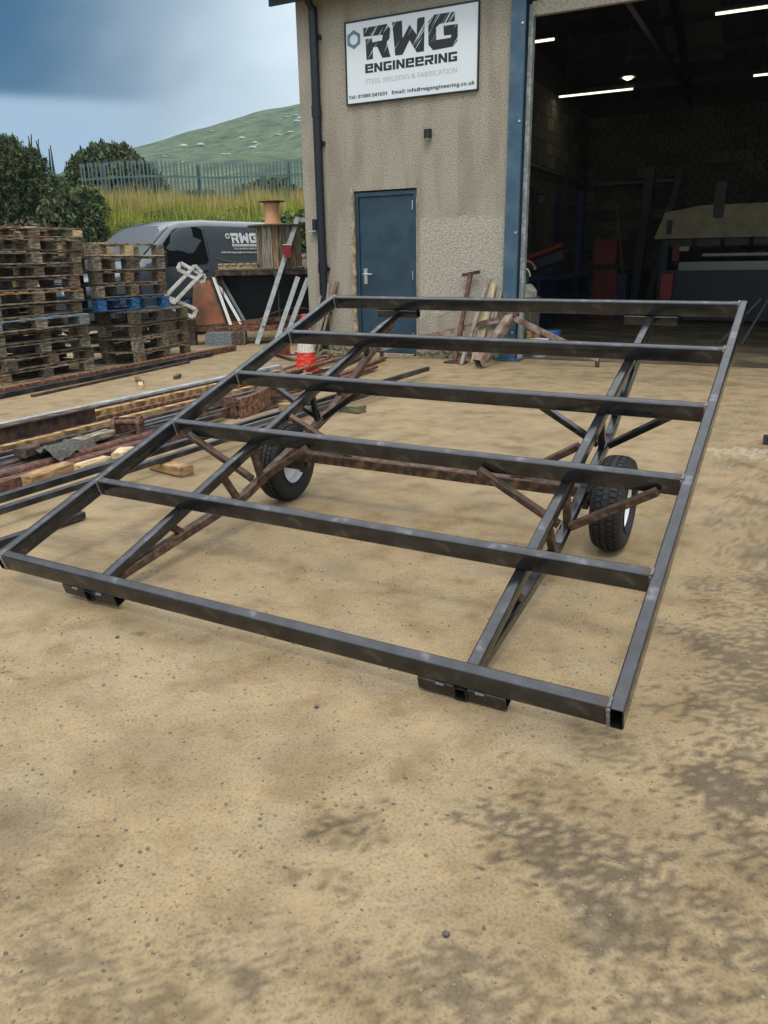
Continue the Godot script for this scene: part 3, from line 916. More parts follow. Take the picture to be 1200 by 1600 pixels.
func block_text(parent: Node, xf: Transform3D, size: Vector2, m: Material) -> void:       # ENGINEERING in squared stencil capitals, six units tall
	var glyph := {
		"E": [[0, 0, 1.5, 6], [1.5, 4.6, 3.5, 1.4], [3.6, 2.5, 1.4, 2.1], [1.5, 2.5, 2.1, 1.2], [1.5, 0, 3.5, 1.4]],
		"N": [[0, 0, 1.5, 6], [3.6, 0, 1.5, 6]],
		"G": [[0, 0, 1.5, 6], [1.5, 4.6, 3.5, 1.4], [1.5, 0, 2.1, 1.4], [3.6, 0, 1.4, 3.2], [2.5, 2.2, 1.1, 1.0]],
		"I": [[0, 0, 1.5, 6]],
		"R": [[0, 0, 1.5, 3.4], [0, 4.6, 5, 1.4], [3.6, 2.2, 1.4, 2.4], [1.5, 2.2, 2.1, 1.2]],
	}
	var widths := {"E": 5.0, "N": 5.1, "G": 5.0, "I": 1.5, "R": 5.0}
	var word := "ENGINEERING"
	var total := -0.7
	for c in word:
		total += widths[c] + 0.7
	var sx := size.x / total
	var sy := size.y / 6.0
	var x := 0.0
	for c in word:
		var st := new_st()
		for r in glyph[c]:
			cbox(st, Vector3((x + r[0] + r[2] / 2.0) * sx, (r[1] + r[3] / 2.0) * sy, 0), Vector3(r[2] * sx, r[3] * sy, 0.003))
		if c == "N":
			bar(st, Vector3(0, 0, -0.0015), Vector3(0, 0, 0.0014), PackedVector2Array([Vector2((x + 3.6) * sx, 0), Vector2((x + 3.6) * sx, 2.4 * sy), Vector2((x + 1.5) * sx, 6 * sy), Vector2((x + 1.5) * sx, 3.4 * sy)]))
		if c == "R":
			bar(st, Vector3(0, 0, -0.0015), Vector3(0, 0, 0.0014), PackedVector2Array([Vector2((x + 3.4) * sx, 0), Vector2((x + 5.1) * sx, 0), Vector2((x + 3.7) * sx, 2.2 * sy), Vector2((x + 2.0) * sx, 2.2 * sy)]))
		put("letter", st, m, parent, xf.origin, xf.basis)
		x += widths[c] + 0.7

# ---------------------------------------------------------------- the trailer frame
# local axes: x across (0 at the right-hand rail's outer edge, negative to the left), y out of the deck, z back towards the near end (0 at the near end)
const TW := 2.472
const TL := 2.7585
const UR := -0.463
const UL := -1.985

func fp(u: float, v: float, c: float) -> Vector3:
	return Vector3(u, c, -v)

func chord_c(v: float) -> float:       # centre line of the lower chord
	if v < 0.95:
		return lerpf(-0.115, -0.285, clampf((v - 0.10) / 0.85, 0.0, 1.0))
	if v < 1.80:
		return -0.285
	return lerpf(-0.285, -0.115, clampf((v - 1.80) / 0.85, 0.0, 1.0))

func make_wheel(parent: Node, at: Vector3, face: float) -> void:
	var w := Node3D.new()
	w.name = "wheel"
	w.position = at
	w.rotation.z = -face * PI / 2       # turning axis along x, outer face along +x or -x
	parent.add_child(w, true)
	# tyre: a lathed carcass with raised tread blocks
	var st := new_st()
	var R := 0.203
	lathe(st, [Vector2(0.112, -0.056), Vector2(0.122, -0.065), Vector2(0.150, -0.070), Vector2(0.178, -0.066), Vector2(0.192, -0.057), Vector2(R - 0.006, -0.045), Vector2(R - 0.003, -0.02), Vector2(R - 0.003, 0.02), Vector2(R - 0.006, 0.045), Vector2(0.192, 0.057), Vector2(0.178, 0.066), Vector2(0.150, 0.070), Vector2(0.122, 0.065), Vector2(0.112, 0.056)], 56)
	lathe(st, [Vector2(0.122, 0.070), Vector2(0.108, 0.062), Vector2(0.108, -0.062), Vector2(0.122, -0.070)], 40)
	put("tyre", st, M.tyre, w)
	var tr := new_st()
	for k in 52:
		for row in 5:
			var a := TAU * (k + 0.5 * (row % 2)) / 52.0
			var y: float = [-0.050, -0.026, 0.0, 0.026, 0.050][row]
			var rr: float = [R - 0.010, R - 0.001, R + 0.001, R - 0.001, R - 0.010][row]
			var tilt: float = [0.62, 0.12, 0.0, -0.12, -0.62][row]
			var out := Vector3(cos(a), 0, sin(a))
			var tang := Vector3(-sin(a), 0, cos(a))
			var n := (out * cos(tilt) + Vector3.UP * -sin(tilt)).normalized()
			var up := n.cross(tang)
			cbox(tr, out * rr + Vector3.UP * y, Vector3(0.0185 if row != 2 else 0.0235, 0.019, 0.009), 0.0, Basis(tang, up, tang.cross(up)))
	stuff(put("tread", tr, M.tyre, w))
	var rm := new_st()
	lathe(rm, [Vector2(0.121, -0.062), Vector2(0.114, -0.056), Vector2(0.102, -0.048), Vector2(0.098, -0.02), Vector2(0.096, 0.030), Vector2(0.102, 0.046), Vector2(0.114, 0.054), Vector2(0.121, 0.060), Vector2(0.122, 0.061)], 40)
	lathe(rm, [Vector2(0.098, -0.004), Vector2(0.085, 0.012), Vector2(0.060, 0.010), Vector2(0.045, 0.0), Vector2(0.0, 0.0)], 40)
	lathe(rm, [Vector2(0.0, -0.006), Vector2(0.045, -0.006), Vector2(0.060, 0.004), Vector2(0.085, 0.006), Vector2(0.098, -0.010)], 40)
	put("rim", rm, M.rim, w)
	var hb := new_st()
	cyl(hb, Vector3(0, -0.10, 0), Vector3(0, 0.035, 0), 0.034, 0.030, 20)
	for k in 4:
		var a := TAU * k / 4.0 + 0.4
		cyl(hb, Vector3(cos(a) * 0.052, 0.0, sin(a) * 0.052), Vector3(cos(a) * 0.052, 0.026, sin(a) * 0.052), 0.010, 0.010, 6)
	put("hub", hb, M.rust_dark, w)

func weld(parent: Node, a: Vector3, b: Vector3) -> void:
	var st := new_st()
	var n := int(maxf(3.0, a.distance_to(b) / 0.006))
	for k in n:
		var p := a.lerp(b, (k + 0.5) / n)
		var r := 0.0048 + 0.0018 * rng.randf()
		lathe(st, [Vector2(0.0, -r), Vector2(r * 0.8, -r * 0.6), Vector2(r, 0.0), Vector2(r * 0.8, r * 0.6), Vector2(0.0, r)], 6, Transform3D(Basis(), p))
	put("weld", st, M.weld, parent)

func make_trailer() -> void:
	var u := Vector3(0.9997098, -0.0070089, 0.0230476)
	var vd := Vector3(0.0240781, 0.3205546, -0.946924)
	var up := u.cross(vd).normalized()
	vd = up.cross(u).normalized()
	var t := thing("trailer_frame", "bare steel flatbed trailer frame on two small wheels, near end resting on the concrete", "trailer")
	t.transform = Transform3D(Basis(u, up, -vd), Vector3(-0.239656, 0.1205875, -1.7982907))
	var H := 0.075
	var W := 0.04
	for x in [-W / 2, -TW + W / 2]:
		var st := new_st()
		tube(st, fp(x, 0, -H / 2), fp(x, TL, -H / 2), W, H, 0.0042, Vector3.UP)
		put("side_rail", st, M.steel, t)
	for k in 6:
		var v: float = W / 2 + k * (TL - W) / 5.0
		var st := new_st()
		tube(st, fp(-TW + W, v, -H / 2), fp(-W, v, -H / 2), W, H, 0.0042, Vector3.UP)
		put("cross_rail", st, M.steel, t)
		for s in [[-W, 1], [-TW + W, -1]]:
			var ht := new_st()
			tube(ht, fp(s[0] - s[1] * 0.001, v, -H / 2), fp(s[0] - s[1] * (0.022 + 0.01 * rng.randf()), v, -H / 2), W + 0.0008, H + 0.0008, 0.0040, Vector3.UP)
			put("heat_tint", ht, M.heat, t)
			weld(t, fp(s[0], v - W / 2 + 0.004, 0.0005), fp(s[0], v + W / 2 - 0.004, 0.0005))
			weld(t, fp(s[0], v - W / 2 - 0.001, -0.004), fp(s[0], v - W / 2 - 0.001, -H + 0.004))
	for bu in [UR, UL]:
		var right: bool = bu == UR
		var st := new_st()
		tube(st, fp(bu, -0.004, -H - 0.0255), fp(bu, TL + 0.004, -H - 0.0255), 0.04, 0.05, 0.004, Vector3.UP)
		put("main_beam", st, M.steel, t)
		var ch := new_st()
		path_bar(ch, [fp(bu, 0.14, chord_c(0.14)), fp(bu, 0.95, -0.285), fp(bu, 1.80, -0.285), fp(bu, 2.62, chord_c(2.62))], round_profile(0.04, 0.04, 0.006), Vector3.UP)
		put("lower_chord", ch, M.steel if right else M.steel_brown, t)
		for v in [0.52, 0.90, 1.10, 1.66, 1.92, 2.28]:
			var po := new_st()
			var lean := 0.04 if v < 1.0 else 0.0
			bar(po, fp(bu, v - lean, -H - 0.05), fp(bu, v, chord_c(v) + 0.015), round_profile(0.030, 0.030, 0.005), Vector3(0, 0, 1))
			put("post", po, M.steel if v > 1.2 else M.steel_brown, t)
		# outriggers: from the lower chord up to the second and third inner cross rails
		for k in [2, 3]:
			var v: float = W / 2 + k * (TL - W) / 5.0 + (-0.043 if k == 2 else 0.043)
			for s in [-1, 1]:
				var br := new_st()
				bar(br, fp(bu + s * 0.024, v, -0.265), fp(bu + s * 0.345, v, -0.048), round_profile(0.030, 0.030, 0.005), Vector3(0, 0, 1))
				put("outrigger", br, M.steel_brown if k == 2 else M.steel, t)
		# knee brace from the beam to the axle, on the inner side
		var s2 := -1.0 if right else 1.0
		var kb := new_st()
		bar(kb, fp(bu + s2 * 0.03, 1.40, -0.10), fp(bu + s2 * 0.37, 1.425, -0.335), round_profile(0.030, 0.030, 0.005), Vector3(0, 0, 1))
		put("knee_brace", kb, M.steel_brown, t)
		# skid plates either side of the open beam end, at both ends
		for e in [0.022, TL - 0.022]:
			for s in [-1, 1]:
				var sk := new_st()
				tube(sk, fp(bu + s * 0.0215, e, -H - 0.026), fp(bu + s * 0.137, e, -H - 0.026), 0.044, 0.05, 0.0035, Vector3.UP)
				put("skid", sk, M.steel, t)
				weld(t, fp(bu + s * 0.05, e - 0.024 if e < 1.0 else e + 0.024, -H - 0.002), fp(bu + s * 0.075, e - 0.024 if e < 1.0 else e + 0.024, -H - 0.002))
	var ax := new_st()
	bar(ax, fp(UL - 0.02, 1.425, -0.335), fp(UR + 0.02, 1.425, -0.335), round_profile(0.06, 0.06, 0.008), Vector3.UP)
	put("axle", ax, M.steel_brown, t)
	var cy := 0.209                               # wheel centre above the yard
	for s in [[UR + 0.108, 1.0], [UL - 0.108, -1.0]]:
		var p := fp(s[0], 1.44, 0.0)
		var wp := t.transform * p
		var c := (cy - wp.y) / up.y
		make_wheel(t, fp(s[0], 1.44, c), s[1])
		var sh := new_st()
		cyl(sh, fp(s[0] - s[1] * 0.15, 1.44, c), fp(s[0], 1.44, c), 0.022, 0.022, 14)
		cbox(sh, fp(s[0] - s[1] * 0.12, 1.432, (c - 0.335) / 2), Vector3(0.03, absf(c + 0.335) + 0.06, 0.055), 0.004)
		put("stub_axle", sh, M.rust_dark, t)

# ---------------------------------------------------------------- pallets
func make_pallet(label: String, group: String, at: Vector3, turn: float, woods: Array, length := 1.3, depth := 1.0, tall := 0.136) -> void:
	var t := thing("pallet", label, "pallet", at, turn, group)
	var pick := func() -> Material: return woods[rng.randi() % woods.size()]
	var th := 0.0135
	var bh := tall - 3 * th - 0.004
	for x in [-depth / 2 + 0.05, 0.0, depth / 2 - 0.05]:
		boxm("base_board", Vector3(x, th / 2, 0), Vector3(0.10, th, length - 0.01), pick.call(), t, 0.002, rot(rng.randf_range(-0.006, 0.006), rng.randf_range(-0.01, 0.01), 0))
		for z in [-length / 2 + 0.075, rng.randf_range(-0.03, 0.03), length / 2 - 0.075]:
			boxm("block", Vector3(x, th + bh / 2, z), Vector3(0.10, snappedf(bh, 0.004), 0.14), pick.call(), t, 0.003, rot(0, rng.randf_range(-0.06, 0.06), 0))
		boxm("stringer", Vector3(x, th + bh + th / 2, 0), Vector3(0.10, th, length - 0.01), pick.call(), t, 0.002, rot(rng.randf_range(-0.006, 0.006), rng.randf_range(-0.01, 0.01), 0))
	for k in 7:
		if rng.randf() < 0.14:
			continue
		var z := -length / 2 + 0.06 + k * (length - 0.12) / 6.0
		boxm("deck_board", Vector3(rng.randf_range(-0.008, 0.008), th * 2.5 + bh, z), Vector3(depth, th, 0.12), pick.call(), t, 0.002, rot(0, rng.randf_range(-0.015, 0.015), rng.randf_range(-0.004, 0.004)))

func make_pallets() -> void:
	var g := [M.wood_grey, M.wood_grey, M.wood_brown, M.wood_dark]
	var d := [M.wood_dark, M.wood_brown, M.wood_grey]
	var y := 0.0
	var looks := ["grey weathered pallet on the ground under the taller stack", "dark pallet second from the ground in the taller stack", "greenish grey pallet third from the ground in the taller stack", "dark-gapped pallet just under the worn blue one in the taller stack", "pallet with worn pale blue boards low in the taller stack", "pallet resting directly on the worn blue one in the taller stack", "pallet with orange end blocks in the taller stack", "brown pallet halfway up the taller stack", "grey pallet fourth from the top of the taller stack", "grey pallet third from the top of the taller stack", "brown pallet just under the topmost of the taller stack"]
	for k in 11:
		var w: Array = g if k % 2 == 0 else d
		if k == 4:
			w = [M.wood_blue_worn, M.wood_blue_worn, M.wood_grey]
		if k == 6:
			w = [M.wood_orange, M.wood_brown, M.wood_grey]
		if k == 2:
			w = [M.wood_green, M.wood_grey, M.wood_dark]
		var h := 0.134 + rng.randf() * 0.006
		var off := 0.03 if k < 4 else 0.0
		make_pallet(looks[k], "pallets stacked in the left pile", Vector3(-8.0 + rng.randf_range(-0.05, 0.05) + (0.03 if k < 5 else 0.0), y + 0.002, -6.26 - off + rng.randf_range(-0.05, 0.05)), rng.randf_range(-0.06, 0.06), w, 1.30, 1.0, h)
		y += h + 0.003
	make_pallet("pale thin pallet lying on top of the taller stack", "pallets stacked in the left pile", Vector3(-7.98, y + 0.002, -6.28), 0.01, [M.wood_pale, M.wood_brown, M.wood_brown], 1.40, 1.0, 0.115)
	y = 0.0
	var looks2 := ["dark pallet on the ground under the shorter stack", "brown slatted pallet second from the ground in the shorter stack", "dark pallet third from the ground in the shorter stack", "mossy dark pallet under the bright blue pallet", "bright blue pallet in the middle of the shorter stack", "grey pallet resting directly on the bright blue one", "brown pallet third from the top of the shorter stack", "grey pallet under the topmost of the shorter stack with white labels in its gaps", "weathered grey pallet on top of the shorter stack in front of the windscreen"]
	for k in 9:
		var w: Array = d if k % 2 == 0 else g
		if k == 4:
			w = [M.wood_blue]
		if k == 3:
			w = [M.wood_green, M.wood_dark]
		if k == 8:
			w = [M.wood_grey, M.wood_grey, M.wood_pale]
		var low := k < 4
		var h := 0.160 + rng.randf() * 0.008
		make_pallet(looks2[k], "pallets stacked in the right pile", Vector3(-8.02 + (0.10 if low else -0.05) + rng.randf_range(-0.02, 0.02), y + 0.002, (-8.02 if low else -7.80) + rng.randf_range(-0.02, 0.02)), (0.20 if low else 0.02) + rng.randf_range(-0.03, 0.03), w, 1.30, 1.0, h)
		y += h + 0.003

# ---------------------------------------------------------------- the van
func van_ring(s: float) -> Array:            # half outline of the body at s metres behind the nose: [x, y] from sill to roof centre
	var tops := [[0.0, 0.72], [0.06, 0.90], [0.35, 1.04], [0.95, 1.17], [1.10, 1.25], [1.90, 1.84], [2.15, 1.925], [2.6, 1.96], [4.7, 1.95], [4.95, 1.90], [5.0, 1.80]]
	var top := 0.0
	for i in tops.size() - 1:
		if s >= tops[i][0] and s <= tops[i + 1][0]:
			top = lerpf(tops[i][1], tops[i + 1][1], (s - tops[i][0]) / (tops[i + 1][0] - tops[i][0]))
	var w := 0.955
	if s < 0.9:
		w = lerpf(0.70, 0.955, sqrt(clampf(s / 0.9, 0.0, 1.0)))
	if s > 4.6:
		w = lerpf(0.955, 0.90, (s - 4.6) / 0.4)
	var belt := minf(1.18, top - 0.10)
	var cab := smoothstep(0.9, 2.0, s)
	var shoulder := lerpf(w * 0.93, w * 0.86, cab)
	var up := clampf((top - belt) / 0.78, 0.0, 1.0)
	var rt := lerpf(w * 0.92, 0.80, up)
	return [Vector2(w * 0.9, 0.22), Vector2(w * 0.985, 0.34), Vector2(w, 0.55), Vector2(w * 1.0, belt - 0.12), Vector2(w * 0.985, belt), Vector2(lerpf(w * 0.97, rt, 0.55), lerpf(belt, top, 0.55)), Vector2(rt, top - lerpf(0.05, 0.13, up)), Vector2(rt - 0.05, top - lerpf(0.02, 0.05, up)), Vector2(rt - 0.16, top - 0.012), Vector2(0.0, top)]

func van_point(s: float, y: float) -> Vector3:       # a point on the body's left side at height y
	var r := van_ring(s)
	for i in r.size() - 1:
		if y >= r[i].y and y <= r[i + 1].y:
			var f: float = (y - r[i].y) / maxf(r[i + 1].y - r[i].y, 1e-4)
			return Vector3(lerpf(r[i].x, r[i + 1].x, f), y, 2.5 - s)
	return Vector3(r[0].x, y, 2.5 - s)

func panel(st: SurfaceTool, pts: Array, side: float, off: float, thick: float) -> void:    # a thin slab that follows the body; pts are [s, y]
	var n := pts.size()
	var c := Vector3.ZERO
	var outer := []
	for p in pts:
		var v := van_point(p[0], p[1])
		v.x = (v.x + off) * side
		outer.append(v)
		c += v / n
	for i in n:
		var a: Vector3 = outer[i]
		var b: Vector3 = outer[(i + 1) % n]
		tri(st, c, a, b, Vector3(side, 0.15, 0).normalized())
		var ia := a - Vector3(side * thick, 0, 0)
		var ib := b - Vector3(side * thick, 0, 0)
		quad(st, a, b, ib, ia, ((a + b) / 2 - c).normalized())

func make_van() -> void:
	var t := thing("van", "dark grey panel van with white company lettering parked behind the pallets", "van", Vector3(-10.2, 0, -11.62), -0.24)
	t.scale = Vector3.ONE * 1.01
	var stations := []
	for s in [0.0, 0.03, 0.06, 0.15, 0.35, 0.6, 0.95, 1.10, 1.3, 1.5, 1.7, 1.9, 2.0, 2.15, 2.35, 2.6, 3.2, 4.0, 4.7, 4.85, 4.95, 5.0]:
		stations.append(s)
	var st := SurfaceTool.new()
	st.begin(Mesh.PRIMITIVE_TRIANGLES)
	st.set_smooth_group(0)
	var ring_n := 0
	for s in stations:
		var r := van_ring(s)
		var pts := []
		for p in r:
			pts.append(Vector3(p.x, p.y, 2.5 - s))
		for k in range(r.size() - 2, -1, -1):
			pts.append(Vector3(-r[k].x, r[k].y, 2.5 - s))
		ring_n = pts.size()
		for p in pts:
			st.add_vertex(p)
	for j in stations.size() - 1:
		for i in ring_n - 1:
			var k := j * ring_n + i
			for q in [[k, k + ring_n, k + 1], [k + 1, k + ring_n, k + ring_n + 1]]:
				for v in q:
					st.add_index(v)
	st.generate_normals()
	put("body", st, M.van, t)
	var ends := new_st()
	for e in [0, stations.size() - 1]:
		var r := van_ring(stations[e])
		var z: float = 2.5 - stations[e]
		for i in r.size() - 1:
			quad(ends, Vector3(r[i].x, r[i].y, z), Vector3(r[i + 1].x, r[i + 1].y, z), Vector3(-r[i + 1].x, r[i + 1].y, z), Vector3(-r[i].x, r[i].y, z), Vector3(0, 0, 1 if e == 0 else -1))
	cbox(ends, Vector3(0, 0.30, 0), Vector3(1.6, 0.16, 4.7))
	put("end_panel", ends, M.van, t)
	# windscreen, a sheet laid on the raked front of the cab
	var ws := new_st()
	var rows := 6
	var grid := []
	for j in rows + 1:
		var s := lerpf(1.16, 1.93, j / float(rows))
		var r := van_ring(s)
		var hw: float = lerpf(0.87, 0.73, j / float(rows))
		var line := []
		for i in 9:
			var x := lerpf(-hw, hw, i / 8.0)
			var topy: float = r[9].y - 0.012 * pow(absf(x) / hw, 2.0) * 3.0
			line.append(Vector3(x, topy + 0.008, 2.5 - s + 0.010))
		grid.append(line)
	for j in rows:
		for i in 8:
			quad(ws, grid[j][i], grid[j][i + 1], grid[j + 1][i + 1], grid[j + 1][i], Vector3(0, 0.8, 0.6))
	put("windscreen", ws, M.windscreen, t)
	for side in [1.0, -1.0]:
		var sw := new_st()
		panel(sw, [[1.40, 1.17], [1.50, 1.36], [1.93, 1.75], [2.03, 1.80], [2.44, 1.83], [2.54, 1.78], [2.56, 1.27], [2.50, 1.21]], side, 0.008, 0.02)
		put("side_window", sw, M.window_dark, t)
		var dr := new_st()
		for seam in [[[2.60, 0.35], [2.60, 1.80]], [[1.36, 0.45], [1.36, 1.18]], [[3.75, 0.35], [3.75, 1.80]]]:
			var a := van_point(seam[0][0], seam[0][1])
			var n := 6
			for k in n:
				var p := van_point(seam[0][0], lerpf(seam[0][1], seam[1][1], k / float(n)))
				var q := van_point(seam[0][0], lerpf(seam[0][1], seam[1][1], (k + 1) / float(n)))
				p.x *= side
				q.x *= side
				bar(dr, p, q, rect_profile(0.008, 0.008), Vector3(0, 0, 1))
		put("door_seam", dr, M.black, t)
		var hn := new_st()
		for hs in [2.42, 2.78]:
			var hp := van_point(hs, 1.10)
			cbox(hn, Vector3((hp.x + 0.012) * side, hp.y, hp.z), Vector3(0.03, 0.035, 0.16), 0.008)
		put("door_handle", hn, M.van_trim, t)
		var tr := new_st()
		for k in 14:
			var p := van_point(1.95 + k * 0.19 - 0.3, 0.62)
			var q := van_point(1.95 + (k + 1) * 0.19 - 0.3, 0.62)
			bar(tr, Vector3((p.x + 0.006) * side, p.y, p.z), Vector3((q.x + 0.006) * side, q.y, q.z), rect_profile(0.02, 0.12, 0.005), Vector3.UP)
		put("side_moulding", tr, M.van_trim, t)
		var mi := new_st()
		cbox(mi, Vector3(side * 1.08, 1.30, 2.5 - 1.50), Vector3(0.16, 0.26, 0.10), 0.03)
		cbox(mi, Vector3(side * 0.98, 1.24, 2.5 - 1.50), Vector3(0.12, 0.05, 0.05), 0.01)
		put("mirror", mi, M.van_trim, t)
		var hl := new_st()
		cbox(hl, Vector3(side * 0.68, 0.86, 2.38), Vector3(0.34, 0.18, 0.22), 0.05, rot(0.2, side * 0.5, 0))
		put("headlight", hl, M.lamp_glass, t)
		var sl := new_st()
		var last := Vector3.ZERO
		for k in 13:
			var s := 2.72 + k * 0.17
			var p := van_point(s, 1.20 + 0.10 * pow(maxf(0.0, 1.0 - k / 4.0), 2.0) + 0.004 * k)
			p.x = (p.x + 0.004) * side
			if k > 0:
				bar(sl, last, p, rect_profile(0.012, 0.024, 0.004), Vector3.UP)
			last = p
		put("swage_line", sl, M.dull_steel, t)
	for c in [[0.86, 1.62], [-0.86, 1.62], [0.86, -1.42], [-0.86, -1.42]]:
		var w := Node3D.new()
		w.name = "wheel"
		w.position = Vector3(c[0], 0.34, c[1])
		w.rotation.z = -PI / 2 * signf(c[0])
		t.add_child(w, true)
		var ty := new_st()
		lathe(ty, [Vector2(0.20, -0.10), Vector2(0.30, -0.11), Vector2(0.335, -0.08), Vector2(0.34, 0.0), Vector2(0.335, 0.08), Vector2(0.30, 0.11), Vector2(0.20, 0.10)], 32)
		put("tyre", ty, M.tyre, w)
		var ri := new_st()
		lathe(ri, [Vector2(0.21, 0.10), Vector2(0.18, 0.06), Vector2(0.06, 0.09), Vector2(0.0, 0.09)], 24)
		put("rim", ri, M.dull_steel, w)
	var bu := new_st()
	cbox(bu, Vector3(0, 0.48, 2.44), Vector3(1.5, 0.34, 0.16), 0.05)
	put("bumper", bu, M.van_trim, t)
	# white lettering on the side that faces the yard
	var lean := 0.19
	var tb := Basis(Vector3(0, 0, -1), Vector3(-sin(lean), cos(lean), 0), Vector3(cos(lean), sin(lean), 0))
	var base := van_point(3.0, 1.40) + tb.z * 0.022
	logo(t, Transform3D(Basis(tb.x * 0.5, tb.y * 0.5, tb.z), base - tb.y * 0.0775), M.white, M.white, M.white, false)
	block_text(t, Transform3D(tb, base + tb.y * 0.10 + tb.x * 0.135), Vector2(0.61, 0.045), M.white)
	text_at(t, "STEEL WELDING & FABRICATION", base + tb.y * 0.048 + tb.x * 0.16, Vector2(0.60, 0.032), M.white, false, tb)
	text_at(t, "info@rwgengineering.co.uk", base - tb.y * 0.022 - tb.x * 0.14, Vector2(0.92, 0.036), M.white, true, tb)

# ---------------------------------------------------------------- bench, cable drum and the heap before it
func make_drum_corner() -> void:
	var f := rot(0, 0.62, 0)                        # the bench stands square to the line of sight
	var bx := f.x
	var bz := f.z
	var c := Vector3(-7.35, 0, -11.15)
	var t := thing("steel_bench", "long dark steel bench with an overhanging top carrying the cable drum", "bench", c, 0.62)
	var top := new_st()
	cbox(top, Vector3(-0.12, 1.115, 0), Vector3(2.2, 0.014, 1.0), 0.003)
	put("bench_top", top, M.rust_dark, t)
	var rim := new_st()
	bar(rim, Vector3(-1.21, 1.075, 0.47), Vector3(0.96, 1.07, 0.47), c_profile(0.05, 0.06, 0.006), Vector3.UP)
	bar(rim, Vector3(-1.21, 1.075, -0.47), Vector3(0.96, 1.075, -0.47), c_profile(0.05, 0.06, 0.006), Vector3.UP)
	put("edge_channel", rim, M.rust_dark, t)
	for x in [-1.15, 0.9]:
		for z in [-0.42, 0.42]:
			var l := new_st()
			bar(l, Vector3(x, 0, z), Vector3(x * 0.98, 1.05, z), l_profile(0.08, 0.08, 0.008), Vector3(0, 0, 1))
			put("leg", l, M.rust_dark, t)
	var bp := new_st()
	cbox(bp, Vector3(-0.12, 0.60, -0.44), Vector3(2.05, 0.86, 0.01))
	put("back_sheet", bp, M.machine_dark, t)
	for x in [-1.18, 0.93]:
		var sp := new_st()
		bar(sp, Vector3(x - 0.003, 0.6, 0), Vector3(x + 0.003, 0.6, 0), PackedVector2Array([Vector2(-0.40, -0.5), Vector2(0.40, -0.5), Vector2(0.44, 0.44), Vector2(-0.44, 0.44)]), Vector3.UP)
		put("side_sheet", sp, M.rust_dark, t)
	# a hose that hangs from the bench
	var ho := thing("hose", "black hose hanging from the front edge of the steel bench", "hose", c, 0.62)
	var hp := []
	for k in 15:
		var q := k / 14.0
		hp.append(Vector3(-0.28 + 0.10 * q + 0.02 * sin(q * 7.0), 1.06 - 0.95 * q, 0.51 + 0.05 * sin(q * 3.0)))
	var hs := new_st()
	path_tube(hs, hp, 0.011)
	put("hose_pipe", hs, M.sheet, ho)
	var h2 := thing("hose", "grey hose looping low inside the steel bench", "hose", c, 0.62)
	hp = []
	for k in 17:
		var q := k / 16.0
		hp.append(Vector3(-0.65 + 1.5 * q, 0.30 + 0.26 * sin(q * PI) - 0.1 * q, 0.25))
	hs = new_st()
	path_tube(hs, hp, 0.014)
	put("hose_pipe", hs, M.sheet, h2)
	# cable drum
	var d := c + Vector3.UP * 1.123 - bx * 0.17 + bz * 0.05
	var dr := thing("cable_drum", "big wooden cable drum with upright staves standing on the steel bench", "drum", d, 0.3)
	for s in [[0.0, 0.035], [0.645, 0.03]]:
		var fl := new_st()
		var R := 0.485 if s[0] > 0.1 else 0.40
		lathe(fl, [Vector2(0.0, s[0]), Vector2(R - 0.006, s[0]), Vector2(R, s[0] + 0.006), Vector2(R, s[0] + s[1] - 0.006), Vector2(R - 0.006, s[0] + s[1]), Vector2(0.0, s[0] + s[1])], 40)
		put("flange", fl, M.wood_dark if s[0] > 0.1 else M.wood_grey, dr)
	for k in 22:
		var a := TAU * k / 22.0
		var R := 0.345
		var o := Vector3(cos(a), 0, sin(a))
		var wm: Material = [M.stave_grey, M.stave_grey, M.stave_brown, M.stave_dark, M.stave_brown][[0, 1, 2, 0, 3, 2, 0, 1, 3, 0, 2, 1, 0, 4, 2, 0, 3, 0, 2, 1, 0, 2][k]]
		boxm("stave", o * (R + rng.randf_range(-0.004, 0.006)) + Vector3.UP * 0.34, Vector3(0.092, 0.61, 0.022), wm, dr, 0.004, Basis(Vector3(-sin(a), 0, cos(a)), Vector3.UP, Vector3(-cos(a), 0, -sin(a))))
	# orange plastic reel on top of the drum
	var rl := thing("plastic_reel", "pale orange plastic reel standing on top of the wooden cable drum", "reel", d + Vector3(0, 0.676, 0) - bx * 0.08)
	var rs := new_st()
	lathe(rs, [Vector2(0.0, 0.0), Vector2(0.14, 0.0), Vector2(0.132, 0.02), Vector2(0.118, 0.10), Vector2(0.115, 0.20), Vector2(0.12, 0.30), Vector2(0.135, 0.345), Vector2(0.0, 0.345)], 28)
	put("core", rs, M.plastic_orange, rl)
	var rf := new_st()
	lathe(rf, [Vector2(0.0, 0.345), Vector2(0.21, 0.345), Vector2(0.212, 0.352), Vector2(0.21, 0.36), Vector2(0.0, 0.36)], 28)
	put("flange", rf, M.wood_green, rl)
	# small pale pallet and a scrap of board on the bench
	var sp := thing("pallet", "small new yellow pallet lying on the end of the steel bench", "pallet", c + Vector3.UP * 1.123 - bx * 0.84 - bz * 0.02, 0.62)
	for z in [-0.30, 0.0, 0.30]:
		boxm("stringer", Vector3(0, 0.045, z), Vector3(0.62, 0.07, 0.045), M.wood_pale, sp, 0.003)
	for k in 6:
		boxm("deck_board", Vector3(-0.27 + k * 0.108, 0.09, 0), Vector3(0.085, 0.018, 0.70), M.wood_pale, sp, 0.002, rot(0, rng.randf_range(-0.02, 0.02), 0))
	var bs := thing("timber_offcut", "flat pale board offcut lying at the foot of the cable drum", "timber", c + Vector3.UP * 1.123 - bx * 0.42 + bz * 0.40, 0.70)
	boxm("board", Vector3(0, 0.014, 0), Vector3(0.34, 0.028, 0.12), M.wood_green, bs, 0.004)
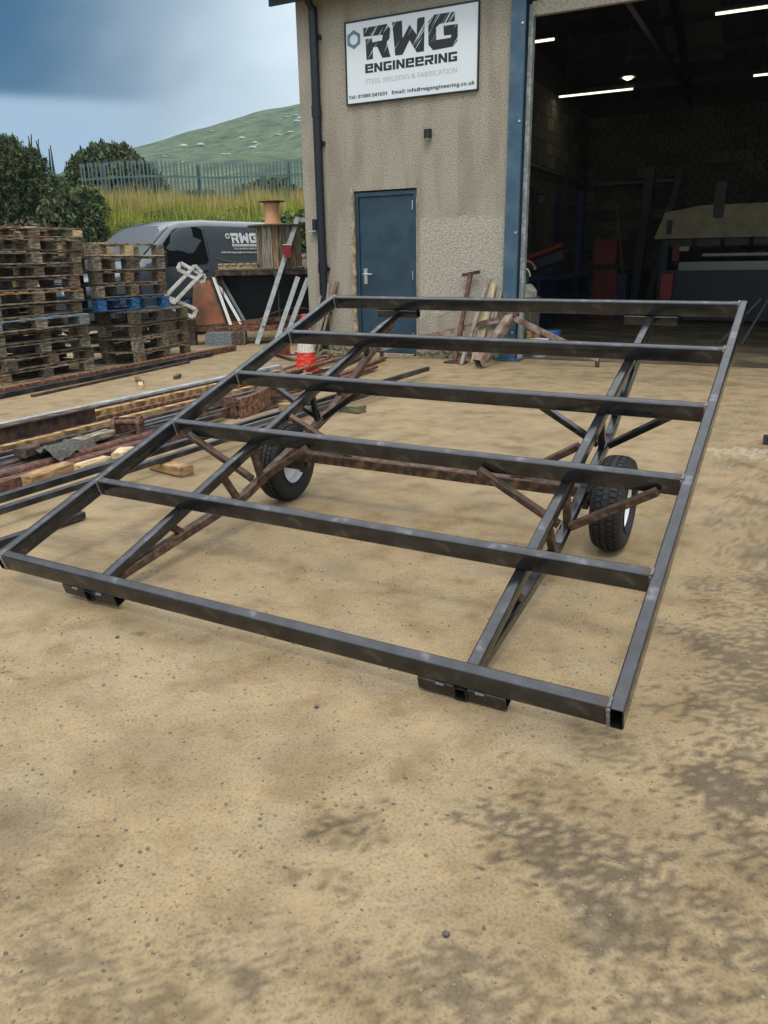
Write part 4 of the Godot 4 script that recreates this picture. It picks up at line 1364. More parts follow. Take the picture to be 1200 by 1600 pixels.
	var b2 := thing("timber_offcut", "small greenish block lying beside the flange of the cable drum", "timber", c + Vector3.UP * 1.123 + bx * 0.34 + bz * 0.42, 0.4)
	boxm("board", Vector3(0, 0.018, 0), Vector3(0.20, 0.036, 0.10), M.wood_green, b2, 0.004)
	# low pale wall behind the bench
	var wl := thing("low_wall", "low pale rendered wall between the bench and the side of the workshop", "wall", Vector3(-8.6, 0, -13.6), 0.62)
	boxm("wall", Vector3(0.5, 0.66, 0), Vector3(2.0, 1.32, 0.2), M.low_wall, wl, 0.01)
	boxm("coping", Vector3(0.5, 1.35, 0), Vector3(2.04, 0.06, 0.26), M.low_wall, wl, 0.01)
	# tall galvanised post with a red lamp box, leaning on the bench end
	var gp := thing("galvanised_post", "tall galvanised channel post leaning past the cable drum with bent top", "post", Vector3(-7.40, 0, -10.15))
	var ps := new_st()
	var a0 := Vector3(0, 0.0, 0)
	var a1 := Vector3(0.36, 1.88, -0.80)
	bar(ps, a0, a1, c_profile(0.07, 0.085, 0.006), Vector3(0.5, 0, 0.8))
	bar(ps, a1 + Vector3(-0.01, -0.02, 0), a1 + Vector3(0.30, -0.03, -0.22), c_profile(0.055, 0.07, 0.006), Vector3.UP)
	put("channel", ps, M.galv, gp)
	var rb := thing("red_box", "dark red box fixed to the tall galvanised post", "box", Vector3(-7.05, 1.30, -10.62), 0.62)
	var rbs := new_st()
	cbox(rbs, Vector3(0, 0.09, 0), Vector3(0.11, 0.18, 0.08), 0.008)
	put("case", rbs, M.red, rb)
	var rls := new_st()
	cbox(rls, Vector3(-0.005, 0.186, 0), Vector3(0.12, 0.012, 0.09), 0.003)
	put("lid", rls, M.white, rb)
	# two shorter galvanised posts
	for k in 2:
		var sp2 := thing("galvanised_post", ["nearer of two short galvanised posts leaning at the workshop corner", "shorter galvanised post leaning closest to the workshop corner"][k], "post", Vector3(-6.93 + 0.12 * k, 0, -9.95 - 0.05 * k), 0.0, "short galvanised posts")
		var s2 := new_st()
		bar(s2, Vector3.ZERO, Vector3(0.10 + 0.03 * k, 1.0 - 0.02 * k, -0.60), c_profile(0.07, 0.05, 0.006), Vector3(0.5, 0, 0.8))
		put("channel", s2, M.galv, sp2)
	var sv := thing("valve", "white capped pipe fitting beside the bench end", "pipe fitting", Vector3(-6.55, 0, -10.75))
	var svs := new_st()
	cyl(svs, Vector3(0, 0, 0), Vector3(0, 1.02, 0), 0.03, 0.03, 12)
	cyl(svs, Vector3(0, 1.02, 0), Vector3(0, 1.09, 0), 0.06, 0.05, 12)
	put("pipe", svs, M.galv, sv)
	# blue-grey box that carries the rusty channels
	var bb := thing("timber_baulk", "worn blue-grey baulk lying on the concrete under the rusty channels", "baulk", Vector3(-7.84, 0, -9.96), 0.5)
	var bbs := new_st()
	cbox(bbs, Vector3(0, 0.10, 0), Vector3(0.62, 0.20, 0.30), 0.025)
	put("block", bbs, M.wood_blue_worn, bb)
	var bands := new_st()
	cbox(bands, Vector3(0.20, 0.102, 0), Vector3(0.20, 0.203, 0.303), 0.02)
	put("band", bands, M.wood_dark, bb)
	for k in 3:
		var ct := thing("rusty_channel", ["rusty channel across the blue-grey baulk, nearest the yard", "long rusty channel rising behind the nearest one towards the workshop", "short wide rusty channel lying furthest back on the baulk"][k], "channel", Vector3(-7.86, 0.205, -9.98), 0.0, "rusty channels on the baulk")
		var s := new_st()
		var ends: Array = [[Vector3(-0.82, 0.035, 0.30), Vector3(0.72, 0.035, -0.42)], [Vector3(-0.45, 0.06, 0.06), Vector3(1.15, 0.20, -1.05)], [Vector3(0.25, 0.05, -0.35), Vector3(1.35, 0.06, -1.0)]][k]
		bar(s, ends[0], ends[1], c_profile(0.16, 0.075, 0.009), Vector3.UP)
		put("channel", s, [M.rust, M.rust, M.rust_dark][k], ct)
	# rusty hopper plate
	var hp2 := thing("rusty_hopper", "orange rusty tapered steel hopper leaning before the steel bench", "hopper", Vector3(-8.26, 0.28, -10.12), 0.70)
	var hm := new_st()
	var lo := [Vector3(-0.32, 0, 0.20), Vector3(0.24, 0, 0.24), Vector3(0.46, 0, -0.16), Vector3(-0.30, 0, -0.2)]
	var hi := [Vector3(-0.20, 0.72, 0.02), Vector3(0.04, 0.72, 0.03), Vector3(0.12, 0.74, -0.10), Vector3(-0.18, 0.72, -0.14)]
	for k in 4:
		var j := (k + 1) % 4
		var n: Vector3 = (lo[j] - lo[k]).cross(hi[k] - lo[k]).normalized()
		if k == 0:
			quad(hm, lo[k], lo[j], hi[j], hi[k], n)
	put("front_plate", hm, M.orange_rust, hp2)
	var hm2 := new_st()
	for k in [1, 2, 3]:
		var j: int = (k + 1) % 4
		var n: Vector3 = (lo[j] - lo[k]).cross(hi[k] - lo[k]).normalized()
		quad(hm2, lo[k], lo[j], hi[j], hi[k], n)
	put("side_plate", hm2, M.rust, hp2)
	var hr := new_st()
	for k in 4:
		bar(hr, hi[k], hi[(k + 1) % 4], rect_profile(0.02, 0.03), Vector3.UP)
		bar(hr, lo[k] + Vector3.UP * 0.01, lo[(k + 1) % 4] + Vector3.UP * 0.01, rect_profile(0.02, 0.02), Vector3.UP)
	bar(hr, lo[1], hi[1], rect_profile(0.018, 0.018), Vector3(1, 0, 0))
	put("rim", hr, M.rust_dark, hp2)
	# strips leaning on the hopper
	var strips := [[Vector3(0.10, 0.74, 0.10), Vector3(0.30, 0.02, 0.36), M.white, "white paint-flaked strip leaning on the hopper's right side"], [Vector3(0.14, 0.70, 0.06), Vector3(0.47, 0.02, 0.26), M.white, "longer white strip against the hopper's right edge"], [Vector3(0.17, 0.80, 0.0), Vector3(0.55, 0.02, 0.20), M.wood_blue_worn, "blue-grey strip leaning outermost on the hopper"]]
	for s in strips:
		var sg := thing("steel_strip", s[3], "strip", Vector3(-8.26, 0.28, -10.12), 0.70)
		var ss := new_st()
		bar(ss, s[0], s[1], rect_profile(0.05, 0.012, 0.002), Vector3(0.4, 0.2, 1))
		put("strip", ss, s[2], sg)
	# old white window frames
	var away := Vector3(0.63, 0.22, 0.75).normalized()
	var face := func(rise: float) -> Basis:
		var x := (Vector3(0.75, 0, -0.66) * cos(rise) + Vector3.UP * sin(rise)).normalized()
		var z := (away - x * away.dot(x)).normalized()
		return Basis(x, z.cross(x), z)
	var frames := [[Vector3(-8.22, 0.93, -9.52), 0.0, face.call(0.74), Vector2(0.64, 0.15), "white plastic window frame slanting up over the heap behind the short pallet stack"], [Vector3(-8.30, 0.60, -9.48), 0.0, face.call(-0.45), Vector2(0.46, 0.13), "white plastic window frame sloping down beside the blue tube"], [Vector3(-8.14, 1.10, -9.62), 0.0, face.call(-0.52), Vector2(0.40, 0.10), "short white window sash capping the heap of frames"]]
	for fdef in frames:
		var wf := thing("window_frame", fdef[4], "window frame", fdef[0], 0.0, "old window frames")
		wf.basis = fdef[2]
		var hw: float = fdef[3].x / 2
		var hh: float = fdef[3].y / 2
		for side in [[Vector3(-hw, -hh, 0), Vector3(hw, -hh, 0)], [Vector3(-hw, hh, 0), Vector3(hw, hh, 0)], [Vector3(-hw, -hh, 0), Vector3(-hw, hh, 0)], [Vector3(hw, -hh, 0), Vector3(hw, hh, 0)]]:
			var ws := new_st()
			bar(ws, side[0], side[1], PackedVector2Array([Vector2(-0.028, -0.034), Vector2(0.028, -0.034), Vector2(0.028, 0.005), Vector2(0.012, 0.012), Vector2(0.012, 0.034), Vector2(-0.028, 0.034)]), Vector3(0, 0, 1))
			put("rail", ws, M.upvc, wf)
	var ph := thing("timber_offcut", "pale timber props standing under the window frames", "timber", Vector3(-8.55, 0, -9.7), 0.6)
	boxm("block", Vector3(0, 0.2, 0), Vector3(0.5, 0.40, 0.28), M.wood_dark, ph, 0.01)
	var bt := thing("blue_tube", "short bright blue tube poking out among the window frames", "tube", Vector3(-8.34, 0.62, -9.55))
	var bts := new_st()
	cyl(bts, Vector3(-0.12, -0.06, 0.05), Vector3(0.12, 0.06, -0.05), 0.03, 0.03, 12)
	put("tube", bts, M.paint_blue, bt)

# ---------------------------------------------------------------- traffic cone
func make_cone() -> void:
	var t := thing("traffic_cone", "orange traffic cone with a grubby white sleeve beside the steel stock", "cone", Vector3(-4.83, 0.0, -7.55))
	var b := new_st()
	cbox(b, Vector3(0, 0.018, 0), Vector3(0.36, 0.036, 0.36), 0.012, rot(0, 0.5, 0))
	put("base", b, M.black, t)
	var c := new_st()
	lathe(c, [Vector2(0.150, 0.036), Vector2(0.140, 0.05), Vector2(0.126, 0.07), Vector2(0.098, 0.25)], 28)
	put("body", c, M.cone, t)
	var tip := new_st()
	lathe(tip, [Vector2(0.064, 0.46), Vector2(0.032, 0.66), Vector2(0.026, 0.67), Vector2(0.0, 0.672)], 28)
	put("tip", tip, M.cone, t)
	var s := new_st()
	lathe(s, [Vector2(0.098, 0.248), Vector2(0.1025, 0.252), Vector2(0.067, 0.458), Vector2(0.062, 0.462)], 28)
	put("sleeve", s, M.cone_white, t)

# ---------------------------------------------------------------- steel stock on the ground
func stock(called: String, label: String, cat: String, a: Vector3, b: Vector3, prof: PackedVector2Array, m: Material, group := "", up := Vector3.UP) -> void:
	var t := thing(called, label, cat, Vector3(a.x, 0, a.z), 0.0, group)
	var st := new_st()
	var o := Vector3(a.x, 0, a.z)
	bar(st, a - o, b - o, prof, up)
	put("length", st, m, t)

func make_stock() -> void:
	var g := "steel lengths lying in the stock pile"
	stock("galvanised_channel", "long bright galvanised channel along the outer edge of the stock pile", "channel", Vector3(-5.088, 0.10, -2.2), Vector3(-4.995, 0.10, -7.25), c_profile(0.08, 0.07, 0.006), M.galv, g)
	stock("rusty_beam", "long tan rusty box beam beside the bright galvanised channel", "beam", Vector3(-4.958, 0.08, -2.1), Vector3(-4.875, 0.08, -7.05), rect_profile(0.06, 0.06, 0.006), M.rust_tan, g)
	stock("rusty_beam", "heavy short brown I-beam whose cut end shows in the stock pile", "beam", Vector3(-4.588, 0.17, -1.9), Vector3(-4.533, 0.17, -4.12), i_profile(0.10, 0.12, 0.010), M.rust_dark, g)
	stock("rusty_angle", "brown angle bar between the tan beam and the I-beam", "angle bar", Vector3(-4.810, 0.05, -2.0), Vector3(-4.745, 0.05, -7.3), l_profile(0.06, 0.06, 0.007), M.rust, g)
	stock("rusty_angle", "dark angle bar beneath the short I-beam", "angle bar", Vector3(-4.653, 0.05, -1.9), Vector3(-4.588, 0.05, -7.6), l_profile(0.07, 0.05, 0.007), M.rust_dark, g)
	stock("flat_bar", "pale dusty flat bar running behind the red bracket", "flat bar", Vector3(-4.505, 0.10, -3.3), Vector3(-4.440, 0.10, -7.0), rect_profile(0.07, 0.02, 0.002), M.wood_grey, g)
	stock("flat_bar", "yellow-brown flat bar on the near side of the I-beam", "flat bar", Vector3(-4.422, 0.11, -1.9), Vector3(-4.357, 0.11, -6.6), rect_profile(0.05, 0.05, 0.003), M.rust_tan, g)
	stock("steel_tube", "dark square tube next to the yellow-brown bar", "tube", Vector3(-4.329, 0.09, -1.9), Vector3(-4.264, 0.09, -6.9), rect_profile(0.05, 0.05, 0.004), M.dark_bar, g)
	stock("steel_tube", "grey square tube with a bright top edge, third from the red bars", "tube", Vector3(-4.241, 0.08, -1.9), Vector3(-4.181, 0.08, -6.2), rect_profile(0.05, 0.05, 0.004), M.dull_steel, g)
	stock("steel_tube", "blackened square tube, second from the red bars", "tube", Vector3(-4.163, 0.07, -1.9), Vector3(-4.107, 0.07, -6.4), rect_profile(0.05, 0.06, 0.004), M.dark_bar, g)
	stock("steel_tube", "grey rusting tube beside the red bars, passing the red bracket", "tube", Vector3(-4.079, 0.06, -1.9), Vector3(-4.024, 0.06, -5.0), rect_profile(0.05, 0.06, 0.004), M.rust_dark, g)
	stock("rusty_pipe", "red-brown round bar along the near edge of the stock pile", "bar", Vector3(-3.978, 0.075, -1.9), Vector3(-3.931, 0.075, -4.05), round_profile(0.06, 0.06, 0.028), M.rust_red, g)
	stock("rusty_pipe", "red-brown flat channel at the near edge of the stock pile", "bar", Vector3(-3.885, 0.045, -1.9), Vector3(-3.848, 0.045, -4.3), c_profile(0.08, 0.06, 0.006), M.rust_red, g)
	var thin := [[-5.02, -2.0, -7.1, 0.12, M.rust_dark, "thin dark bar lying on the tan box beam"], [-4.74, -2.1, -6.9, 0.10, M.rust, "thin brown bar between the angle bars"], [-4.53, -4.3, -7.0, 0.09, M.dark_bar, "thin dark bar beyond the I-beam's cut end"], [-4.47, -2.0, -6.8, 0.12, M.wood_grey, "thin pale bar crossing the yellow-brown flat bar"], [-4.38, -4.4, -7.2, 0.10, M.rust, "thin brown bar passing behind the red bracket"], [-4.29, -2.0, -6.5, 0.12, M.rust_dark, "thin rusty bar on top of the dark square tube"], [-4.20, -2.0, -5.9, 0.11, M.dull_steel, "thin bright bar on top of the grey square tube"], [-4.12, -2.0, -6.1, 0.10, M.rust_dark, "thin dark bar next to the bright thin one"], [-4.04, -2.0, -4.9, 0.09, M.dark_bar, "thin black bar beside the red-brown round bar"], [-5.05, -7.0, -8.6, 0.05, M.rust_dark, "thin dark bar beyond the end of the galvanised channel"]]
	for s in thin:
		stock("rusty_bar", s[5], "bar", Vector3(s[0], s[3], s[1]), Vector3(s[0] + rng.randf_range(0.02, 0.16), s[3] - 0.02, s[2]), rect_profile(0.028, 0.024, 0.003), s[4], g)
	# further lengths, beyond the left rail of the frame and by the cone
	var far := [[-4.560, -5.4, -4.781, -8.2, 0.10, M.rust, "brown flat bar running from the curved trough to the cone"], [-4.435, -5.2, -4.608, -6.7, 0.05, M.rust_red, "red-brown bar on the near side of the cone"], [-4.320, -5.1, -4.435, -6.9, 0.03, M.rust_dark, "dark bar along the near side of the cone"], [-4.944, -6.7, -5.280, -8.7, 0.05, M.rust_dark, "dark bar ending left of the cone"], [-4.800, -6.6, -5.088, -8.4, 0.06, M.rust, "brown bar ending left of the cone"], [-4.512, -7.3, -4.944, -9.2, 0.03, M.rust_dark, "dark bar behind the cone pointing at the planks"], [-4.272, -7.1, -4.560, -9.0, 0.03, M.rust, "thin brown bar right of the cone"], [-4.051, -6.4, -4.224, -8.1, 0.04, M.rust_red, "red-brown bar under the far left main beam"]]
	for s in far:
		stock("rusty_bar", s[6], "bar", Vector3(s[0], s[4], s[1]), Vector3(s[2], s[4], s[3]), rect_profile(0.07, 0.03, 0.003), s[5], g)
	# the dark lengths on the near side, under the frame
	stock("steel_tube", "long black rectangular tube passing under the left rail of the frame", "tube", Vector3(-3.55, 0.085, -1.4), Vector3(-3.44, 0.085, -7.85), rect_profile(0.04, 0.045, 0.004), M.dark_bar, g)
	stock("steel_tube", "second black tube, nearer the frame, lying on timber blocks", "tube", Vector3(-3.37, 0.085, -1.3), Vector3(-3.25, 0.085, -6.6), rect_profile(0.035, 0.035, 0.003), M.dark_bar, g)
	stock("steel_tube", "slim grey tube lying between the two black tubes", "tube", Vector3(-3.455, 0.08, -4.3), Vector3(-3.34, 0.08, -6.75), rect_profile(0.03, 0.03, 0.003), M.dull_steel, g)
	stock("steel_tube", "short dark tube nearest the camera, beside the left rail", "tube", Vector3(-3.16, 0.025, -1.2), Vector3(-3.06, 0.025, -2.62), rect_profile(0.035, 0.035, 0.003), M.dark_bar, g)
	stock("rusty_beam", "long rusty channel on the ground before the pallet stacks", "beam", Vector3(-6.86, 0.045, -4.2), Vector3(-7.20, 0.045, -9.3), c_profile(0.09, 0.07, 0.007), M.rust, g)
	stock("steel_tube", "long dark bar lying before the rusty channel by the pallets", "tube", Vector3(-6.72, 0.03, -4.2), Vector3(-7.06, 0.03, -8.6), rect_profile(0.07, 0.05, 0.004), M.dark_bar, g)
	stock("rusty_beam", "thin rusty bar on the open concrete before the pallets", "bar", Vector3(-6.55, 0.015, -5.2), Vector3(-6.86, 0.015, -7.9), rect_profile(0.04, 0.025, 0.003), M.rust_dark, g)
	# timber
	var blocks := [[-3.83, -3.06, 0.36, 0.075, 0.10, 0.12, M.wood_orange, "yellow timber block lying alone at the near edge of the stock pile"], [-3.80, -3.36, 0.26, 0.06, 0.12, 0.05, M.wood_pale, "pale wedge-cut timber block next to the lone yellow one"], [-3.76, -3.62, 0.18, 0.075, 0.12, 0.5, M.wood_pale, "square pale timber block under the left rail"], [-3.88, -3.68, 0.20, 0.05, 0.10, -0.1, M.wood_pale, "rounded pale timber block behind the square one"], [-3.28, -3.52, 0.32, 0.06, 0.10, 1.35, M.wood_orange, "timber block under the two black tubes"], [-3.62, -5.55, 0.46, 0.055, 0.10, 1.4, M.wood_orange, "timber block under the black tubes beyond the left wheel"], [-3.22, -5.70, 0.26, 0.06, 0.11, 1.35, M.wood_green, "greenish timber block under the far end of the black tubes"], [-4.08, -3.14, 0.13, 0.06, 0.09, 0.2, M.rust_dark, "stubby brown block among the near bars of the stock pile"], [-4.02, -3.62, 0.32, 0.045, 0.09, 0.1, M.wood_grey, "grey weathered plank end lying across the stock pile"]]
	for s in blocks:
		var t := thing("timber_block", s[7], "timber", Vector3(s[0], 0.002 if s[7].find("across") < 0 and s[7].find("among") < 0 else 0.115, s[1]), s[5])
		boxm("block", Vector3(0, s[3] / 2, 0), Vector3(s[4], s[3], s[2]), s[6], t, 0.006)
	for s in [[-6.24, -6.35, 0.34, "flat brown timber offcut on the concrete before the pallets", M.wood_brown, 0.9], [-5.98, -6.10, 0.26, "thin yellow stick on the concrete near the galvanised channel", M.wood_pale, 0.8], [-6.05, -6.75, 0.20, "short dark stick on the concrete before the pallets", M.wood_dark, 0.5]]:
		var t := thing("timber_offcut", s[3], "timber", Vector3(s[0], 0.003, s[1]), s[5])
		boxm("stick", Vector3(0, 0.018, 0), Vector3(0.05, 0.036, s[2]), s[4], t, 0.004)
	# crumpled sheet over the near bars
	var cs := thing("cloth", "crumpled dark cloth thrown over the near bars of the stock pile", "cloth", Vector3(-4.02, 0.105, -3.36), 0.15)
	cs.scale = Vector3(0.62, 0.8, 0.62)
	var n := 16
	var sf := SurfaceTool.new()
	sf.begin(Mesh.PRIMITIVE_TRIANGLES)
	sf.set_smooth_group(0)
	for layer in 2:
		for j in n + 1:
			for i in n + 1:
				var x := (i / float(n) - 0.5) * 0.34
				var z := (j / float(n) - 0.5) * 0.62
				var fall := maxf(0.0, absf(x - 0.02) - 0.08) * 0.9
				var hgt := 0.055 + 0.030 * dirt_b.get_noise_2d(x * 7.0, z * 7.0) + 0.014 * sin(x * 40.0 + z * 18.0) - fall - (0.006 if layer == 1 else 0.0)
				sf.add_vertex(Vector3(x + 0.02 * dirt_b.get_noise_2d(z * 6.0, 3.0), hgt, z))
	for layer in 2:
		for j in n:
			for i in n:
				var k := layer * (n + 1) * (n + 1) + j * (n + 1) + i
				var q := [[k, k + 1, k + n + 1], [k + 1, k + n + 2, k + n + 1]]
				for t in q:
					for v in (t if layer == 0 else [t[0], t[2], t[1]]):
						sf.add_index(v)
	sf.generate_normals()
	put("cloth", sf, M.sheet, cs)
	# digger bucket bracket: two cheek plates joined by pins
	var br := thing("digger_bracket", "red-brown cast bracket with two cheeks and pins, standing on the stock pile", "bracket", Vector3(-4.05, 0.03, -3.96), 0.55)
	br.scale = Vector3.ONE * 0.78
	var outline := PackedVector2Array([Vector2(-0.09, 0.0), Vector2(0.08, 0.0), Vector2(0.11, 0.05), Vector2(0.11, 0.17), Vector2(0.06, 0.23), Vector2(-0.05, 0.235), Vector2(-0.10, 0.19), Vector2(-0.11, 0.05)])
	for s in [-0.11, 0.11]:
		var ck := new_st()
		bar(ck, Vector3(s - 0.016, 0, 0), Vector3(s + 0.016, 0, 0), outline, Vector3.UP)
		put("cheek", ck, M.rust_red, br)
	for p in [Vector2(0.05, 0.04), Vector2(0.03, 0.19)]:
		var pn := new_st()
		cyl(pn, Vector3(-0.14, p.y, p.x), Vector3(0.14, p.y, p.x), 0.026, 0.026, 14)
		put("pin", pn, M.rust_red, br)
	var pl := new_st()
	cbox(pl, Vector3(0, 0.115, -0.085), Vector3(0.20, 0.20, 0.016), 0.003)
	put("back_plate", pl, M.rust_red, br)
	# curved rusty trough
	var tr := thing("rusty_trough", "curved rusty steel trough holding bars beside the left rail", "trough", Vector3(-4.05, 0.0, -5.05), -0.12)
	tr.scale = Vector3(1.0, 0.8, 0.9)
	var prev := Vector3.ZERO
	var tp := []
	for k in 9:
		var q := k / 8.0
		tp.append(Vector3(0.10 - 0.55 * pow(q, 2.0) * 0.5 + 0.02, 0.10 + 0.05 * q, -0.05 - 0.85 * q))
	var s1 := new_st()
	path_bar(s1, tp, rect_profile(0.014, 0.20), Vector3.UP)
	put("curved_wall", s1, M.rust, tr)
	var s2 := new_st()
	var tp2 := []
	for p in tp:
		tp2.append(p + Vector3(-0.02, 0.095, 0))
	path_bar(s2, tp2, rect_profile(0.05, 0.012), Vector3.UP)
	put("rolled_lip", s2, M.rust_red, tr)
	var s3 := new_st()
	cbox(s3, Vector3(-0.02, 0.11, -0.02), Vector3(0.26, 0.22, 0.02), 0.003)
	put("end_plate", s3, M.rust_red, tr)
	var s4 := new_st()
	cbox(s4, Vector3(-0.08, 0.012, -0.45), Vector3(0.30, 0.014, 0.86))
	put("floor_plate", s4, M.rust_dark, tr)
	# loose stones on the yard
	for s in [[-0.43, -1.07, 0.0065, "small dark stone alone on the foreground concrete"], [-1.07, -1.64, 0.006, "small grey stone on the concrete in front of the frame"], [-2.05, -1.14, 0.006, "small dark stone near the left edge of the foreground"], [-1.93, -1.72, 0.006, "little dark chip beside the left skid"]]:
		var t := thing("stone", s[3], "stone", Vector3(s[0], 0.0, s[1]), rng.randf() * 3.0)
		var st := new_st()
		var r: float = s[2]
		lathe(st, [Vector2(0.0, -r * 0.5), Vector2(r * 1.1, -r * 0.2), Vector2(r * 1.2, r * 0.4), Vector2(r * 0.6, r * 1.0), Vector2(0.0, r * 1.05)], 7)
		put("stone", st, M.stone, t)

# ---------------------------------------------------------------- things leaning on the workshop front
func make_leaning() -> void:
	var ln := [[Vector3(-5.88, 0, -9.28), Vector3(-5.60, 0.93, -9.46), 0.13, 0.02, M.stave_grey, "wide grey plank leaning on the wall beside the downpipe"], [Vector3(-5.98, 0, -9.24), Vector3(-5.68, 0.88, -9.42), 0.03, 0.03, M.stave_grey, "thin grey batten leaning left of the wide plank by the downpipe"], [Vector3(-5.76, 0, -9.30), Vector3(-5.50, 0.97, -9.47), 0.035, 0.03, M.stave_brown, "brown batten leaning right of the wide plank by the downpipe"]]
	for s in ln:
		var t := thing("plank", s[5], "plank", s[0])
		var st := new_st()
		bar(st, Vector3.ZERO, s[1] - s[0], rect_profile(s[2], s[3], 0.003), Vector3(0, 0, 1))
		put("board", st, s[4], t)
	var scraps := [[-5.62, -9.15, 0.62, 0.4, "brown scrap of wood on the ground under the leaning planks"], [-5.45, -9.22, 0.50, 1.1, "grey scrap of wood by the foot of the wall left of the door"], [-5.62, -8.95, 0.70, 1.25, "dark scrap of wood lying before the leaning planks"], [-5.36, -9.05, 0.45, 0.8, "short scrap of wood before the left edge of the door"], [-5.75, -9.05, 0.40, 0.1, "thin scrap of wood left of the other scraps by the wall"]]
	var i := 0
	for s in scraps:
		var t := thing("timber_offcut", s[4], "timber", Vector3(s[0], 0.002 + 0.02 * (i % 2), s[1]), s[3])
		boxm("stick", Vector3(0, 0.02, 0), Vector3(0.05, 0.04, s[2]), [M.wood_brown, M.wood_grey, M.wood_dark][i % 3], t, 0.004, rot(0.02, 0, 0))
		i += 1
	# low red steel piece behind the left rail
	var rd := thing("red_channel", "dark red painted channel lying behind the far left corner of the frame", "channel", Vector3(-5.95, 0, -8.75), 0.9)
	var rs := new_st()
	bar(rs, Vector3(0, 0.10, -0.45), Vector3(0, 0.16, 0.45), c_profile(0.12, 0.16, 0.01), Vector3.UP)
	put("channel", rs, M.red_dull, rd)
	# T-headed rusty prop
	var tp := thing("steel_prop", "rusty T-headed steel prop leaning on the wall right of the door", "prop", Vector3(-3.60, 0, -9.05))
	var ts := new_st()
	bar(ts, Vector3(0, 0.02, 0), Vector3(0.05, 1.04, -0.36), rect_profile(0.05, 0.05, 0.005), Vector3(0, 0, 1))
	put("post", ts, M.rust_red, tp)
	var th := new_st()
	bar(th, Vector3(-0.06, 1.035, -0.37), Vector3(0.17, 1.075, -0.37), PackedVector2Array([Vector2(-0.02, -0.012), Vector2(0.02, -0.018), Vector2(0.02, 0.018), Vector2(-0.02, 0.02)]), Vector3.UP)
	put("head", th, M.rust_dark, tp)
	var tb := new_st()
	cbox(tb, Vector3(0.02, 0.012, 0.02), Vector3(0.26, 0.02, 0.18), 0.003)
	put("foot_plate", tb, M.rust_dark, tp)
	var ws := [[Vector3(-3.45, 0, -8.88), Vector3(-3.31, 0.99, -9.43), 0.05, 0.04, M.stave_grey, "slim grey timber leaning next to the T-headed prop"], [Vector3(-3.36, 0, -9.10), Vector3(-3.26, 0.94, -9.44), 0.10, 0.03, M.stave_pale, "broad pale plank leaning left of the navy column"], [Vector3(-3.24, 0, -9.12), Vector3(-3.17, 0.86, -9.44), 0.07, 0.03, M.stave_grey, "mossy plank leaning against the navy column"]]
	for s in ws:
		var t := thing("plank", s[5], "plank", s[0])
		var st := new_st()
		bar(st, Vector3.ZERO, s[1] - s[0], rect_profile(s[2], s[3], 0.004), Vector3(0, 0, 1))
		put("board", st, s[4], t)
	# rusty drawbar: a box-section pole with two arms spreading from its head
	var db := thing("drawbar", "rusty A-shaped drawbar with an open box pole propped before the navy column", "drawbar", Vector3(-3.12, 0, -8.85))
	var o := Vector3(3.12, 0, 8.85)
	var apex := Vector3(-2.95, 0.56, -9.25)
	var po := new_st()
	tube(po, Vector3(-3.14, 0.062, -8.62) + o, apex + o, 0.10, 0.12, 0.007, Vector3.UP)
	put("pole", po, M.pole_rust, db)
	for s in [[Vector3(-4.72, 0.12, -9.20), M.pole_rust], [Vector3(-1.86, 0.10, -9.20), M.pole_rust]]:
		var ar := new_st()
		bar(ar, apex + o + Vector3(0, 0.0, 0.02), s[0] + o, l_profile(0.05, 0.07, 0.008), Vector3.UP)
		put("arm", ar, s[1], db)
	var hd := new_st()
	cbox(hd, apex + o + Vector3(0, 0.02, 0.0), Vector3(0.16, 0.05, 0.12), 0.012)
	put("head_plate", hd, M.rust_red, db)
	for s in [Vector3(-4.70, 0.0, -9.20), Vector3(-1.88, 0.0, -9.20)]:
		var ft := new_st()
		bar(ft, s + o, s + o + Vector3(0, 0.11, 0), rect_profile(0.05, 0.02), Vector3(0, 0, 1))
		put("foot", ft, M.rust_dark, db)
	# paint tubs at the column foot
	var tub := thing("paint_tub", "white paint tub with a blue band at the foot of the navy column", "tub", Vector3(-2.80, 0.004, -9.98))
	var s1 := new_st()
	lathe(s1, [Vector2(0.0, 0.0), Vector2(0.10, 0.0), Vector2(0.115, 0.20), Vector2(0.12, 0.205), Vector2(0.12, 0.225), Vector2(0.0, 0.225)], 24)
	put("tub", s1, M.white, tub)
	var s2 := new_st()
	lathe(s2, [Vector2(0.107, 0.05), Vector2(0.1085, 0.052), Vector2(0.116, 0.15), Vector2(0.1135, 0.153)], 24)
	put("band", s2, M.paint_blue, tub)
	var tub2 := thing("paint_tub", "blue plastic tub standing behind the white paint tub", "tub", Vector3(-2.72, 0.004, -10.25))
	var s3 := new_st()
	lathe(s3, [Vector2(0.0, 0.0), Vector2(0.11, 0.0), Vector2(0.13, 0.30), Vector2(0.135, 0.31), Vector2(0.0, 0.31)], 24)
	put("tub", s3, M.paint_blue, tub2)
	var sq := thing("cardboard_box", "small brown box beside the paint tubs at the column", "box", Vector3(-2.98, 0.004, -10.35), 0.3)
	boxm("carton", Vector3(0, 0.15, 0), Vector3(0.2, 0.30, 0.2), M.rust_tan, sq, 0.006)
	# wall light above the door
	var wl := thing("wall_light", "small black wall light under the sign board", "light", Vector3(-4.15, 2.66, -9.5))
	var s4 := new_st()
	cbox(s4, Vector3(0, 0.03, 0.012), Vector3(0.07, 0.10, 0.024), 0.005)
	cyl(s4, Vector3(0, -0.03, 0.055), Vector3(0, 0.07, 0.055), 0.043, 0.043, 20)
	put("body", s4, M.black, wl)
	var s5 := new_st()
	cyl(s5, Vector3(0, -0.042, 0.055), Vector3(0, -0.029, 0.055), 0.033, 0.036, 20)
	put("lens", s5, M.upvc, wl)
